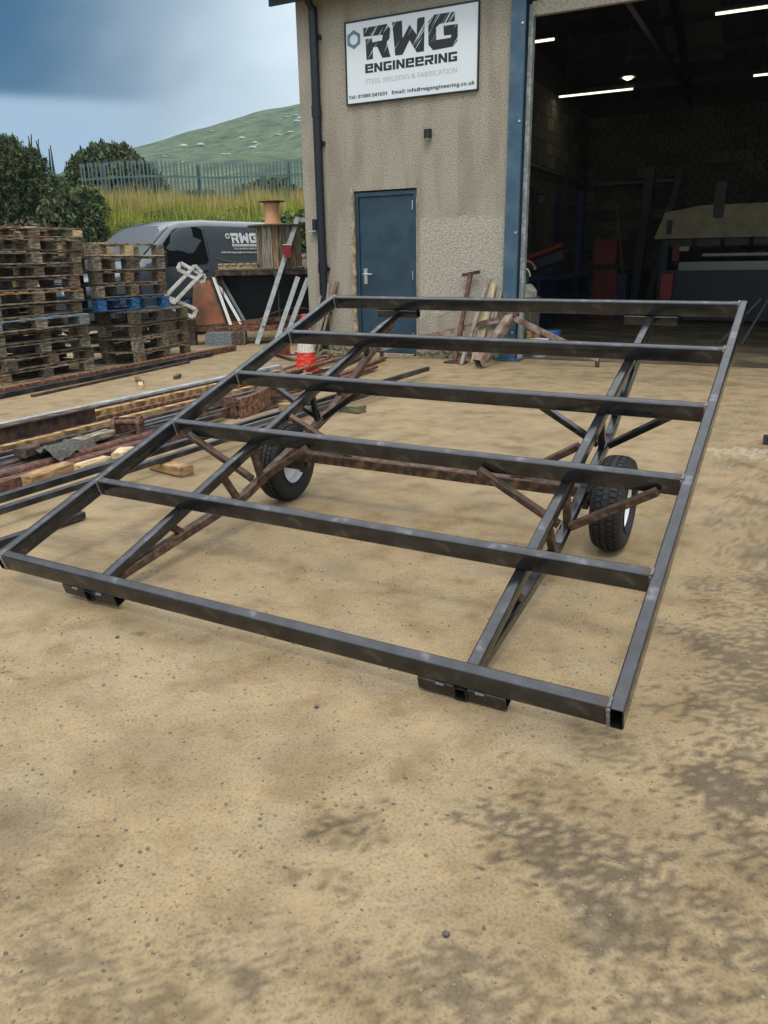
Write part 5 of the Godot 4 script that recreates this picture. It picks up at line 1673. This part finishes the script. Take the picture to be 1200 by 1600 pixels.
	var al := thing("meter_box", "tiny dark bracketed box on the corner left of the downpipe", "box", Vector3(-5.83, 1.63, -9.5))
	var s6 := new_st()
	cbox(s6, Vector3(0.02, 0.07, 0.03), Vector3(0.06, 0.14, 0.06), 0.006)
	put("case", s6, M.black, al)
	var s7 := new_st()
	cbox(s7, Vector3(0.0, -0.01, 0.04), Vector3(0.11, 0.014, 0.08), 0.003)
	put("shelf", s7, M.galv, al)

# ---------------------------------------------------------------- inside the bay
func tube_light(label: String, x0: float, x1: float, y: float, z: float) -> void:
	var t := thing("strip_light", label, "light", Vector3((x0 + x1) / 2, y, z), 0.0, "strip lights under the workshop roof")
	var l := x1 - x0
	var st := new_st()
	cbox(st, Vector3(0, 0.055, 0), Vector3(l + 0.06, 0.05, 0.07), 0.006)
	put("fitting", st, M.machine_dark, t)
	var tb := new_st()
	cyl(tb, Vector3(-l / 2, 0.012, 0), Vector3(l / 2, 0.012, 0), 0.017, 0.017, 12)
	var em := mat(0.9, 0.9, 0.85, 0.5)
	em.emission_enabled = true
	em.emission = Color(1.0, 0.97, 0.86)
	em.emission_energy_multiplier = 1.7
	put("lamp_tube", tb, em, t)
	for s in [-0.4, 0.4]:
		var ch := new_st()
		cyl(ch, Vector3(s * l, 0.08, 0), Vector3(s * l, 1.1, 0), 0.004, 0.004, 6)
		put("chain", ch, M.dull_steel, t)
	var al := AreaLight3D.new()
	al.name = "lamp_glow"
	al.area_size = Vector2(l, 0.04)
	al.light_energy = 0.30
	al.light_color = Color(1.0, 0.95, 0.80)
	al.shadow_enabled = true
	al.position = Vector3((x0 + x1) / 2, y - 0.012, z)
	al.rotation.x = -PI / 2
	add_child(al, true)

func make_interior() -> void:
	tube_light("long bright strip light over the back of the bay, by its left wall", -4.48, -3.08, 4.2, -16.6)
	tube_light("strip light half hidden behind the navy column", -4.6, -3.46, 4.2, -12.4)
	tube_light("wide strip light at the top right of the bay opening", -1.30, 0.2, 4.2, -12.3)
	tube_light("strip light low at the right edge, at the back of the bay", -1.02, 0.5, 4.2, -16.6)
	var bl := thing("pendant_lamp", "small round lamp glowing just above the long back strip light", "light", Vector3(-3.05, 4.28, -15.9))
	var s := new_st()
	lathe(s, [Vector2(0.0, 0.10), Vector2(0.03, 0.10), Vector2(0.05, 0.06), Vector2(0.14, 0.0), Vector2(0.13, 0.0), Vector2(0.04, 0.055), Vector2(0.0, 0.06)], 20)
	cyl(s, Vector3(0, 0.1, 0), Vector3(0, 1.2, 0), 0.006, 0.006, 6)
	put("shade", s, M.dull_steel, bl)
	var em := mat(0.9, 0.9, 0.8, 0.5)
	em.emission_enabled = true
	em.emission = Color(1.0, 0.95, 0.78)
	em.emission_energy_multiplier = 1.5
	s = new_st()
	lathe(s, [Vector2(0.0, -0.045), Vector2(0.06, -0.03), Vector2(0.10, 0.0), Vector2(0.06, 0.03), Vector2(0.0, 0.04)], 16)
	put("bulb", s, em, bl)
	var ol := OmniLight3D.new()
	ol.name = "lamp_glow"
	ol.light_energy = 0.08
	ol.light_color = Color(1.0, 0.93, 0.78)
	ol.light_size = 0.1
	ol.omni_range = 30.0
	ol.omni_attenuation = 2.0
	ol.shadow_enabled = true
	ol.position = Vector3(-3.05, 4.20, -15.9)
	add_child(ol, true)
	# bench with blue front along the inner wall
	var wb := thing("work_bench", "long dark blue work bench along the inner left wall of the bay", "bench", Vector3(-4.0, 0.004, -14.6))
	boxm("bench_top", Vector3(0, 0.88, 0), Vector3(0.85, 0.05, 4.0), M.machine_blue, wb, 0.006)
	boxm("cupboard", Vector3(-0.1, 0.44, 0.9), Vector3(0.6, 0.82, 1.6), M.machine_blue, wb, 0.01)
	for p in [[-0.38, -1.9], [0.38, -1.9], [0.38, 1.9], [-0.38, 1.9]]:
		boxm("leg", Vector3(p[0], 0.43, p[1]), Vector3(0.06, 0.86, 0.06), M.machine_dark, wb, 0.004)
	# tilted red machine on the bench
	var rm := thing("bandsaw", "dark machine with a red sloping cover on the blue work bench", "machine", Vector3(-3.95, 0.91, -14.0))
	var rs := new_st()
	bar(rs, Vector3(-0.40, 0.24, 0.1), Vector3(0.36, 0.52, 0.0), rect_profile(0.3, 0.10, 0.03), Vector3.UP)
	put("cover", rs, M.red_dull, rm)
	rs = new_st()
	bar(rs, Vector3(-0.36, 0.10, 0.1), Vector3(0.40, 0.36, 0.0), rect_profile(0.36, 0.20, 0.03), Vector3.UP)
	put("bow", rs, M.machine_dark, rm)
	boxm("pedestal", Vector3(0, 0.06, 0), Vector3(0.5, 0.16, 0.4), M.machine_dark, rm, 0.01)
	# uprights leaning against the inner wall
	var up := [[-4.35, -13.2, 0.10, 2.35, "dark steel upright leaning on the inner wall nearest the column"], [-4.30, -14.7, 0.07, 2.45, "slim dark upright leaning further in beside the blue ladder"]]
	for q in up:
		var t := thing("steel_upright", q[4], "upright", Vector3(q[0], 0.004, q[1]))
		var st := new_st()
		bar(st, Vector3(0.12, 0, 0), Vector3(-0.06, q[3], 0), c_profile(q[2], 0.08, 0.01), Vector3(0, 0, 1))
		put("channel", st, M.machine_dark, t)
		st = new_st()
		bar(st, Vector3(-0.02, q[3] - 0.12, 0), Vector3(0.22, q[3] - 0.14, 0), rect_profile(0.04, 0.05), Vector3.UP)
		put("hook", st, M.machine_dark, t)
	var ld := thing("ladder_rack", "dark blue ladder-like rack standing in the back left corner of the bay", "rack", Vector3(-4.25, 0.004, -17.0))
	for x in [-0.22, 0.22]:
		boxm("stile", Vector3(x, 1.25, 0), Vector3(0.11, 2.5, 0.08), M.machine_blue, ld, 0.006)
	for k in 5:
		boxm("rung", Vector3(0.08, 0.45 + k * 0.45, 0.03), Vector3(0.75, 0.05, 0.05), M.machine_blue, ld, 0.004)
	var rd := thing("power_hacksaw", "tall dull red machine cabinet standing before the back wall", "machine", Vector3(-3.47, 0.004, -17.2))
	boxm("cabinet", Vector3(0.02, 0.48, 0.05), Vector3(0.52, 0.96, 0.5), M.red_dull, rd, 0.02)
	boxm("head", Vector3(0.0, 1.32, 0), Vector3(0.46, 0.5, 0.4), M.red_dull, rd, 0.03)
	boxm("neck", Vector3(0.02, 1.05, -0.05), Vector3(0.34, 0.2, 0.3), M.machine_dark, rd, 0.01)
	boxm("side_box", Vector3(0.38, 0.44, 0.05), Vector3(0.2, 0.88, 0.4), M.machine_blue, rd, 0.01)
	var tool := thing("long_tool", "long-handled tool leaning against the red machine cabinet", "tool", Vector3(-2.95, 0.004, -16.8))
	var ts := new_st()
	cyl(ts, Vector3(0.05, 0, 0), Vector3(-0.42, 2.3, -0.5), 0.022, 0.018, 8)
	put("handle", ts, M.wood_dark, tool)
	for q in [[-2.80, -18.6, 0.20, 3.0, 0.05, "broad black steel post standing before the back wall"], [-2.35, -18.6, 0.14, 3.0, 0.22, "black steel post leaning left beside the press brake"]]:
		var t := thing("steel_post", q[5], "post", Vector3(q[0] - 0.2, 0.004, q[1]))
		var st := new_st()
		bar(st, Vector3(-q[4], 0, 0.3), Vector3(q[4], q[3], 0), rect_profile(q[2], 0.12, 0.01), Vector3(0, 0, 1))
		put("post", st, M.black, t)
	# press brake
	var pb := thing("press_brake", "wide press brake with a cream upper beam across the back of the bay", "machine", Vector3(0.0, 0.004, -16.2))
	var bm := new_st()
	bar(bm, Vector3(0, 0, 0.0), Vector3(0, 0, 0.18), PackedVector2Array([Vector2(-2.38, 1.52), Vector2(2.4, 1.50), Vector2(2.4, 2.08), Vector2(-1.6, 2.08), Vector2(-2.22, 1.98)]))
	put("upper_beam", bm, M.cream, pb)
	var p2 := new_st()
	cbox(p2, Vector3(0.05, 0.50, 0.02), Vector3(4.6, 0.9, 0.30), 0.02)
	put("lower_beam", p2, M.machine_dark, pb)
	var p3 := new_st()
	for k in 9:
		cbox(p3, Vector3(-1.9 + k * 0.48, 1.44, 0.10), Vector3(0.40, 0.12, 0.06), 0.004)
	put("punch_clamp", p3, M.machine_dark, pb)
	var p4 := new_st()
	cbox(p4, Vector3(0.2, 1.22, 0.12), Vector3(3.4, 0.05, 0.10), 0.006)
	cbox(p4, Vector3(0.2, 1.02, 0.08), Vector3(4.2, 0.16, 0.10), 0.006)
	put("die_rail", p4, M.dull_steel, pb)
	for x in [-2.2, 2.2]:
		boxm("side_frame", Vector3(x, 1.05, -0.6), Vector3(0.12, 2.1, 1.1), M.machine_dark, pb, 0.01)
	for q in [[-1.30, 1.98], [0.85, 1.9]]:
		boxm("cylinder", Vector3(q[0], q[1] + 0.18, 0.12), Vector3(0.18, 0.62, 0.16), M.black, pb, 0.03)
	boxm("control_arm", Vector3(0.55, 1.95, 0.26), Vector3(0.5, 0.04, 0.04), M.black, pb, 0.004)
	boxm("control_box", Vector3(0.85, 1.74, 0.30), Vector3(0.24, 0.3, 0.1), M.black, pb, 0.01)
	boxm("oil_door", Vector3(-2.12, 1.72, 0.185), Vector3(0.10, 0.24, 0.02), M.black, pb, 0.01)
	boxm("guard_panel", Vector3(1.55, 1.80, 0.19), Vector3(0.50, 0.5, 0.02), M.red_dull, pb, 0.004)
	var r1 := thing("red_box", "bright red box on the floor before the left end of the press brake", "box", Vector3(-2.03, 0.46, -15.75))
	boxm("case", Vector3(0, 0.22, 0), Vector3(0.20, 0.44, 0.2), M.red, r1, 0.008)
	var rstand := thing("box_stand", "black stand carrying the bright red box by the press brake", "stand", Vector3(-1.95, 0.004, -15.75))
	boxm("stand", Vector3(0, 0.225, 0), Vector3(0.42, 0.45, 0.3), M.machine_dark, rstand, 0.01)
	var r2 := thing("switch_box", "small red switch box with a pale label on the press brake's left end", "box", Vector3(-1.95, 1.12, -15.95))
	boxm("case", Vector3(0, 0.16, 0), Vector3(0.12, 0.32, 0.1), M.red_dull, r2, 0.006)
	boxm("plate", Vector3(0.14, 0.22, 0.0), Vector3(0.16, 0.08, 0.08), M.cardboard, r2, 0.004)
	# small green machine on a pale stand just inside the column
	var gs := thing("machine_stand", "grey stand with a pale top just inside the bay beside the column", "stand", Vector3(-3.20, 0.004, -10.45))
	boxm("stand", Vector3(0, 0.36, 0), Vector3(0.40, 0.72, 0.4), M.block_c, gs, 0.01)
	var gt := new_st()
	bar(gt, Vector3(0, 0, -0.16), Vector3(0, 0, 0.16), PackedVector2Array([Vector2(-0.18, 0.722), Vector2(0.16, 0.722), Vector2(0.16, 0.80), Vector2(0.08, 0.89), Vector2(-0.18, 0.89)]))
	put("pale_top", gt, M.upvc, gs)
	var gm := thing("pillar_drill", "small green machine with a red-brown hood on the pale-topped stand", "machine", Vector3(-3.20, 0.895, -10.45))
	boxm("motor", Vector3(0.0, 0.09, 0.02), Vector3(0.13, 0.16, 0.16), M.machine_green, gm, 0.02)
	var gh := new_st()
	var hp := []
	for k in 9:
		var a := PI * (0.05 + 0.9 * k / 8.0)
		hp.append(Vector3(0.04 + 0.14 * cos(a), 0.16 + 0.13 * sin(a), 0.03))
	path_tube(gh, hp, 0.022, 8)
	put("hood", gh, M.rust_red, gm)
	var gh2 := new_st()
	hp = []
	for k in 9:
		var a := PI * (0.0 + 1.0 * k / 8.0)
		hp.append(Vector3(0.03 + 0.10 * cos(a), 0.10 + 0.11 * sin(a), 0.09))
	path_tube(gh2, hp, 0.012, 8)
	put("handle", gh2, M.upvc, gm)
	# small white light switch and bright rail bits on the back wall
	var sw := thing("switch_plate", "small pale switch plate on the back block wall", "switch", Vector3(-3.62, 2.38, -19.80))
	boxm("plate", Vector3(0, 0.09, 0.0), Vector3(0.10, 0.20, 0.05), M.block_c, sw, 0.006)
	var bl2 := thing("steel_bars", "two thin steel bars propped beyond the far right corner of the frame", "bars", Vector3(-0.45, 0.004, -12.2))
	var bs := new_st()
	bar(bs, Vector3(-0.35, 0.0, 0.0), Vector3(0.12, 0.62, -0.3), rect_profile(0.03, 0.03), Vector3(0, 0, 1))
	bar(bs, Vector3(-0.05, 0.0, 0.0), Vector3(0.22, 0.62, -0.3), rect_profile(0.03, 0.03), Vector3(0, 0, 1))
	put("bars", bs, M.machine_dark, bl2)
	var dk := thing("floor_block", "small dark block on the concrete at the right edge of the view", "block", Vector3(0.0, 0.0, -5.72), 0.2)
	boxm("block", Vector3(0.03, 0.03, 0), Vector3(0.10, 0.06, 0.06), M.machine_dark, dk, 0.006)

# ---------------------------------------------------------------- fence, hill, plants
func make_fence() -> void:
	var t := thing("palisade_fence", "grey-blue steel palisade fence along the top of the grass bank", "fence", Vector3(-16.3, 0, -20.05))
	var c := Vector2(-16.3, -20.05)
	var pale := new_st()
	bar(pale, Vector3(0, 0, 0), Vector3(0, 1.86, 0), PackedVector2Array([Vector2(-0.023, 0.0), Vector2(-0.009, 0.014), Vector2(0.009, 0.014), Vector2(0.023, 0.0), Vector2(0.010, 0.006), Vector2(-0.010, 0.006)]), Vector3(0, 0, 1))
	for s in [-1, 1]:
		bar(pale, Vector3(0.018 * s, 1.855, 0.005), Vector3(0.034 * s, 1.97, 0.008), rect_profile(0.022, 0.006), Vector3(0, 0, 1))
	bar(pale, Vector3(0, 1.855, 0.008), Vector3(0, 2.0, 0.008), rect_profile(0.018, 0.006), Vector3(0, 0, 1))
	var pm := pale.commit()
	var yaw := atan2(-EB.y, EB.x)
	var b := rot(0, yaw, 0)
	var e0 := -3.4
	var k := 0
	while e0 + k * 0.110 < 7.2:
		var e := e0 + k * 0.110
		var p := EB * e
		var y := bank_height(c.x + p.x, c.y + p.y) + 0.05
		add_mesh("pale", pm, M.fence, t, Vector3(p.x, y, p.y), b * rot(rng.randf_range(-0.01, 0.01), 0, rng.randf_range(-0.012, 0.012)))
		k += 1
	for h in [0.35, 1.55]:
		var st := new_st()
		var prev := Vector3.ZERO
		for j in 12:
			var e := e0 + j * 0.96
			var p := EB * e - NB * -0.03
			var q := Vector3(p.x, bank_height(c.x + p.x, c.y + p.y) + 0.05 + h, p.y)
			if j > 0:
				bar(st, prev, q, l_profile(0.05, 0.05, 0.006), Vector3.UP)
			prev = q
		put("rail", st, M.fence, t)
	for j in 4:
		var e := e0 + 0.6 + j * 2.74
		var p := EB * e + NB * 0.10
		var y := bank_height(c.x + p.x, c.y + p.y)
		var st := new_st()
		bar(st, Vector3(p.x, y - 0.2, p.y), Vector3(p.x, y + 1.98, p.y), i_profile(0.06, 0.10, 0.008), Vector3(EB.x, 0, EB.y))
		put("post", st, M.fence, t)

func leaf_cluster(spiky: bool, seed_: int) -> ArrayMesh:
	var r := RandomNumberGenerator.new()
	r.seed = seed_
	var st := new_st()
	for k in 9:
		var d := Vector3(r.randfn(), r.randfn() + (0.8 if spiky else 0.2), r.randfn()).normalized()
		var s := d.cross(Vector3(r.randfn(), r.randfn(), r.randfn())).normalized()
		var n := d.cross(s).normalized()
		var o := Vector3(r.randfn(), r.randfn(), r.randfn()) * (0.25 if spiky else 0.45)
		var l := r.randf_range(0.7, 1.2)
		var w := 0.16 if spiky else 0.34
		tri(st, o - s * w, o + s * w, o + d * l, n)
		if not spiky:
			tri(st, o - s * w, o + s * w, o - d * l * 0.6, n)
	return st.commit()

func foliage(parent: Node, called: String, blobs: Array, count: int, size: float, cols: Array, spiky: bool, seed_: int) -> void:
	var mm := MultiMesh.new()
	mm.transform_format = MultiMesh.TRANSFORM_3D
	mm.use_colors = true
	mm.mesh = leaf_cluster(spiky, seed_)
	mm.instance_count = count
	var r := RandomNumberGenerator.new()
	r.seed = seed_
	var total := 0.0
	for b in blobs:
		total += b[1].x * b[1].y + b[1].x * b[1].z
	for k in count:
		var pick := r.randf() * total
		var bl: Array = blobs[0]
		for b in blobs:
			pick -= b[1].x * b[1].y + b[1].x * b[1].z
			if pick <= 0.0:
				bl = b
				break
		var d := Vector3(r.randfn(), r.randfn(), r.randfn()).normalized()
		var q := pow(r.randf(), 0.45)
		var lump := 1.0 + 0.28 * dirt_b.get_noise_3d(d.x * 2.0 + bl[0].x, d.y * 2.0, d.z * 2.0 + bl[0].z)
		var p: Vector3 = bl[0] + d * bl[1] * q * lump
		var s := size * r.randf_range(0.6, 1.35)
		mm.set_instance_transform(k, Transform3D(Basis.from_euler(Vector3(r.randf_range(-0.5, 0.5), r.randf() * TAU, r.randf_range(-0.5, 0.5))).scaled(Vector3(s, s, s)), p))
		var c: Color = cols[r.randi() % cols.size()]
		var v := r.randf_range(0.7, 1.3)
		mm.set_instance_color(k, Color(c.r * v, c.g * v, c.b * v))
	var o := MultiMeshInstance3D.new()
	o.name = called
	o.multimesh = mm
	o.material_override = M.leaf
	parent.add_child(o, true)
	stuff(o)

func bush(called: String, label: String, cat: String, at: Vector3, blobs: Array, count: int, size: float, cols: Array, spiky: bool, seed_: int, group := "") -> Node3D:
	var t := thing(called, label, cat, at, 0.0, group)
	foliage(t, "crown", blobs, count, size, cols, spiky, seed_)
	var r := RandomNumberGenerator.new()
	r.seed = seed_ + 5
	var st := new_st()
	for b in blobs:
		for k in 3:
			var foot := Vector3(b[0].x * 0.4 + r.randf_range(-0.15, 0.15), 0.0, b[0].z * 0.4 + r.randf_range(-0.15, 0.15))
			var mid: Vector3 = foot.lerp(b[0], 0.55) + Vector3(r.randf_range(-0.2, 0.2), 0, r.randf_range(-0.2, 0.2))
			var tip: Vector3 = b[0] + Vector3(r.randf_range(-0.5, 0.5) * b[1].x, b[1].y * 0.5, r.randf_range(-0.5, 0.5) * b[1].z)
			cyl(st, foot, mid, 0.045, 0.03, 7)
			cyl(st, mid, tip, 0.03, 0.008, 7)
	put("trunk", st, M.bark, t)
	return t

func make_plants() -> void:
	var dark := [Color(0.038, 0.062, 0.018), Color(0.055, 0.085, 0.024), Color(0.028, 0.046, 0.016), Color(0.085, 0.105, 0.032)]
	var brown := [Color(0.062, 0.050, 0.026), Color(0.048, 0.060, 0.022), Color(0.10, 0.066, 0.042), Color(0.036, 0.046, 0.018)]
	var fresh := [Color(0.10, 0.15, 0.025), Color(0.075, 0.12, 0.022), Color(0.15, 0.18, 0.035), Color(0.05, 0.085, 0.018)]
	var mixed := [Color(0.05, 0.085, 0.03), Color(0.075, 0.105, 0.035), Color(0.04, 0.065, 0.028), Color(0.10, 0.12, 0.05)]
	# coordinates along the bank: e along the fence, q up the slope
	var place := func(e: float, q: float) -> Vector3:
		var p := eq(e, q)
		return Vector3(p.x, bank_height(p.x, p.y), p.y)
	bush("gorse_bush", "tall dark spiky gorse bush at the left edge on the bank", "bush", place.call(-5.6, 22.6), [[Vector3(0, 1.3, 0), Vector3(1.1, 1.4, 1.1)], [Vector3(-0.7, 2.2, 0.1), Vector3(0.9, 0.95, 0.9)], [Vector3(0.5, 2.1, -0.2), Vector3(0.75, 0.85, 0.8)]], 8820, 0.116, dark, true, 101, "gorse bushes on the bank")
	bush("gorse_bush", "dark gorse bush with long upright shoots beside the leftmost one", "bush", place.call(-4.35, 22.6), [[Vector3(0, 1.1, 0), Vector3(0.9, 1.2, 1.0)], [Vector3(0.15, 1.9, 0.2), Vector3(0.65, 0.75, 0.7)], [Vector3(-0.5, 2.1, 0.0), Vector3(0.6, 0.85, 0.6)], [Vector3(0.75, 1.3, 0.0), Vector3(0.5, 0.7, 0.6)]], 8400, 0.109, dark, true, 102, "gorse bushes on the bank")
	var sh := new_st()
	var r := RandomNumberGenerator.new()
	r.seed = 9
	for k in 34:
		var p: Vector3 = place.call(-6.1 + r.randf() * 2.4, 22.6 + r.randf_range(-0.5, 0.5)) + Vector3(0, 2.35 + r.randf() * 0.35, 0)
		var tip := p + Vector3(r.randf_range(-0.12, 0.12), r.randf_range(0.12, 0.32), r.randf_range(-0.12, 0.12))
		cyl(sh, p - Vector3(0, 0.5, 0), tip, 0.035, 0.012, 5)
	var shoots := thing("gorse_shoots", "upright dark shoots standing out of the two gorse bushes", "shoots")
	var gm := mat(0.035, 0.055, 0.020, 0.8)
	stuff(put("shoots", sh, gm, shoots))
	stuff(shoots)
	bush("bramble_bush", "brownish bramble thicket below the gorse, behind the taller pallet stack", "bush", place.call(-4.6, 20.6), [[Vector3(0, 0.55, 0), Vector3(1.6, 0.9, 0.9)], [Vector3(-1.0, 0.7, 0), Vector3(1.1, 0.9, 0.8)], [Vector3(1.2, 0.35, 0.0), Vector3(0.9, 0.75, 0.8)]], 7560, 0.082, brown, false, 103)
	bush("bramble_bush", "dark leafy bramble spilling right of the gorse towards the grass", "bush", place.call(-3.25, 21.4), [[Vector3(0, 0.9, 0), Vector3(0.75, 1.1, 0.8)], [Vector3(0.3, 0.3, 0.4), Vector3(0.65, 0.6, 0.7)]], 4830, 0.082, dark + [Color(0.07, 0.085, 0.028)], false, 104)
	bush("young_sycamore", "small bright green sapling at the left end of the palisade fence", "sapling", place.call(-3.05, 23.4), [[Vector3(0, 0.85, 0), Vector3(0.5, 0.75, 0.5)], [Vector3(-0.3, 0.35, 0.1), Vector3(0.45, 0.45, 0.45)]], 1470, 0.075, fresh, false, 105)
	bush("broad_tree", "broad dark green tree behind the left end of the palisade fence", "tree", place.call(-3.3, 33.0) + Vector3(0, 0.0, 0), [[Vector3(-0.2, 2.3, 0), Vector3(1.5, 1.0, 1.2)], [Vector3(1.2, 1.9, 0.2), Vector3(1.1, 0.75, 1.0)], [Vector3(-1.2, 1.9, 0.0), Vector3(0.9, 0.8, 0.9)], [Vector3(0.4, 1.3, 0.0), Vector3(1.7, 0.6, 1.2)], [Vector3(2.0, 1.4, 0.2), Vector3(0.7, 0.6, 0.7)]], 10080, 0.116, dark + [Color(0.075, 0.085, 0.03)], false, 106)
	bush("hedge_bush", "low rounded bush seen through the middle of the fence", "bush", place.call(2.4, 31.0), [[Vector3(0, 0.9, 0), Vector3(1.4, 0.9, 0.9)]], 2730, 0.102, mixed, false, 107, "bushes behind the fence")
	bush("hedge_bush", "low bush seen through the right end of the fence", "bush", place.call(5.6, 31.5), [[Vector3(0, 0.6, 0), Vector3(1.5, 0.75, 0.9)]], 2730, 0.102, mixed, false, 108, "bushes behind the fence")
	bush("hedge_bush", "low bush seen through the left half of the fence", "bush", place.call(-0.3, 31.5), [[Vector3(0, 0.7, 0), Vector3(1.3, 0.8, 0.9)]], 2730, 0.102, mixed, false, 109, "bushes behind the fence")
	bush("leafy_shrub", "bright leafy shrub behind the plastic reel, next to the workshop corner", "shrub", Vector3(-9.15, 0.75, -13.95), [[Vector3(0, 0.75, 0), Vector3(0.55, 0.65, 0.5)], [Vector3(0.5, 0.95, -0.3), Vector3(0.5, 0.6, 0.5)], [Vector3(0.2, 0.1, 0.0), Vector3(0.7, 0.5, 0.5)]], 3570, 0.058, fresh, false, 110)
	var gr := RandomNumberGenerator.new()
	gr.seed = 58
	var spots := [[-1.9, 22.2, 0.55], [-0.9, 20.6, 0.45], [0.2, 22.6, 0.5], [1.2, 21.2, 0.5], [2.1, 23.0, 0.45], [2.9, 21.8, 0.5], [-1.4, 23.9, 0.4], [0.9, 24.2, 0.4]]
	var where := ["just right of the bramble thicket", "above the van's windscreen", "in the middle of the bank", "above the van's cab roof", "under the middle of the fence", "above the van's lettering", "close under the left part of the fence", "close under the right half of the fence"]
	for k in spots.size():
		var w: float = spots[k][2]
		bush("weed_clump", "yellow-green weed clump in the long grass, " + where[k], "weeds", place.call(spots[k][0], spots[k][1]), [[Vector3(0, w * 0.9, 0), Vector3(w * 1.3, w, w)]], 882, 0.061, [Color(0.16, 0.20, 0.030), Color(0.10, 0.15, 0.026), Color(0.24, 0.25, 0.045)], gr.randf() < 0.5, 200 + k, "weed clumps on the bank")
	# long grass on the bank
	var blade := new_st()
	var rb := RandomNumberGenerator.new()
	rb.seed = 33
	for k in 11:
		var a := rb.randf() * TAU
		var o := Vector3(rb.randf_range(-0.18, 0.18), 0, rb.randf_range(-0.18, 0.18))
		var lean := Vector3(cos(a), 0, sin(a)) * rb.randf_range(0.05, 0.35)
		var side := Vector3(-sin(a), 0, cos(a)) * 0.014
		var h := rb.randf_range(0.55, 1.0)
		var mid := o + lean * 0.4 + Vector3.UP * h * 0.6
		quad(blade, o - side, o + side, mid + side * 0.8, mid - side * 0.8, Vector3(cos(a), 0.3, sin(a)).normalized())
		tri(blade, mid - side * 0.8, mid + side * 0.8, o + lean + Vector3.UP * h, Vector3(cos(a), 0.3, sin(a)).normalized())
	var mm := MultiMesh.new()
	mm.transform_format = MultiMesh.TRANSFORM_3D
	mm.use_colors = true
	mm.mesh = blade.commit()
	var xs := []
	var cs := []
	for k in 15000:
		var e := rb.randf_range(-9.0, 9.0)
		var q := rb.randf_range(17.6, 27.5)
		var p := eq(e, q)
		if p.x > -6.6 and p.y > -22.5:
			continue
		var big := dirt_a.get_noise_2d(e * 0.55, q * 0.55)
		var mid := dirt_b.get_noise_2d(e * 1.2 + 7.0, q * 1.2)
		var h := 0.56 + 0.36 * rb.randf() + 0.18 * big + 0.26 * smoothstep(22.5, 24.5, q) + 0.12 * smoothstep(0.0, -3.0, e)
		var dry := smoothstep(-0.15, 0.35, mid + (0.16 if q > 24.3 else -0.55))
		var c := Color(0.27, 0.30, 0.030).lerp(Color(0.12, 0.19, 0.024), smoothstep(-0.2, 0.4, big))
		c = c.lerp(Color(0.50, 0.33, 0.17), dry * rb.randf_range(0.4, 0.95))
		if rb.randf() < 0.2:
			c = Color(0.36, 0.34, 0.05)
		xs.append(Transform3D(rot(0, rb.randf() * TAU, 0).scaled(Vector3(1, h + 0.32 * dry, 1)), Vector3(p.x, bank_height(p.x, p.y) - 0.03, p.y)))
		cs.append(c)
	mm.instance_count = xs.size()
	for k in xs.size():
		mm.set_instance_transform(k, xs[k])
		mm.set_instance_color(k, cs[k])
	var g := MultiMeshInstance3D.new()
	g.name = "long_grass"
	g.multimesh = mm
	g.material_override = M.leaf
	add_child(g)
	stuff(g)
	g.set_meta("label", "long yellow-green grass with dry tan tops on the bank")
	g.set_meta("category", "grass")
	# pale rocks on the hillside
	var rr := RandomNumberGenerator.new()
	rr.seed = 77
	for k in 46:
		var e := rr.randf_range(-10.0, 62.0)
		var q := rr.randf_range(150.0, 268.0)
		if k < 26:
			e = rr.randf_range(8.0, 44.0)
			q = rr.randf_range(210.0, 262.0)
		var p := eq(e, q)
		var t := thing("boulder", "pale boulder lying on the green hillside", "boulder", Vector3(p.x, hill_height(e, q), p.y), rr.randf() * TAU, "pale boulders on the hillside")
		var st := new_st()
		var s := rr.randf_range(0.35, 1.0)
		lathe(st, [Vector2(0.0, -0.6 * s), Vector2(1.1 * s, -0.3 * s), Vector2(1.25 * s, 0.1 * s), Vector2(0.8 * s, 0.45 * s), Vector2(0.0, 0.6 * s)], 7, Transform3D(Basis.from_scale(Vector3(rr.randf_range(0.8, 1.8), rr.randf_range(0.6, 1.1), 1.0)), Vector3.ZERO))
		put("rock", st, M.rock, t)

# ---------------------------------------------------------------- build
func _ready() -> void:
	rng.seed = 20240611
	make_camera_and_light()
	make_materials()
	make_ground()
	make_land()
	make_workshop()
	make_sign()
	make_trailer()
	make_pallets()
	make_van()
	make_drum_corner()
	make_cone()
	make_stock()
	make_leaning()
	make_interior()
	make_fence()
	make_plants()
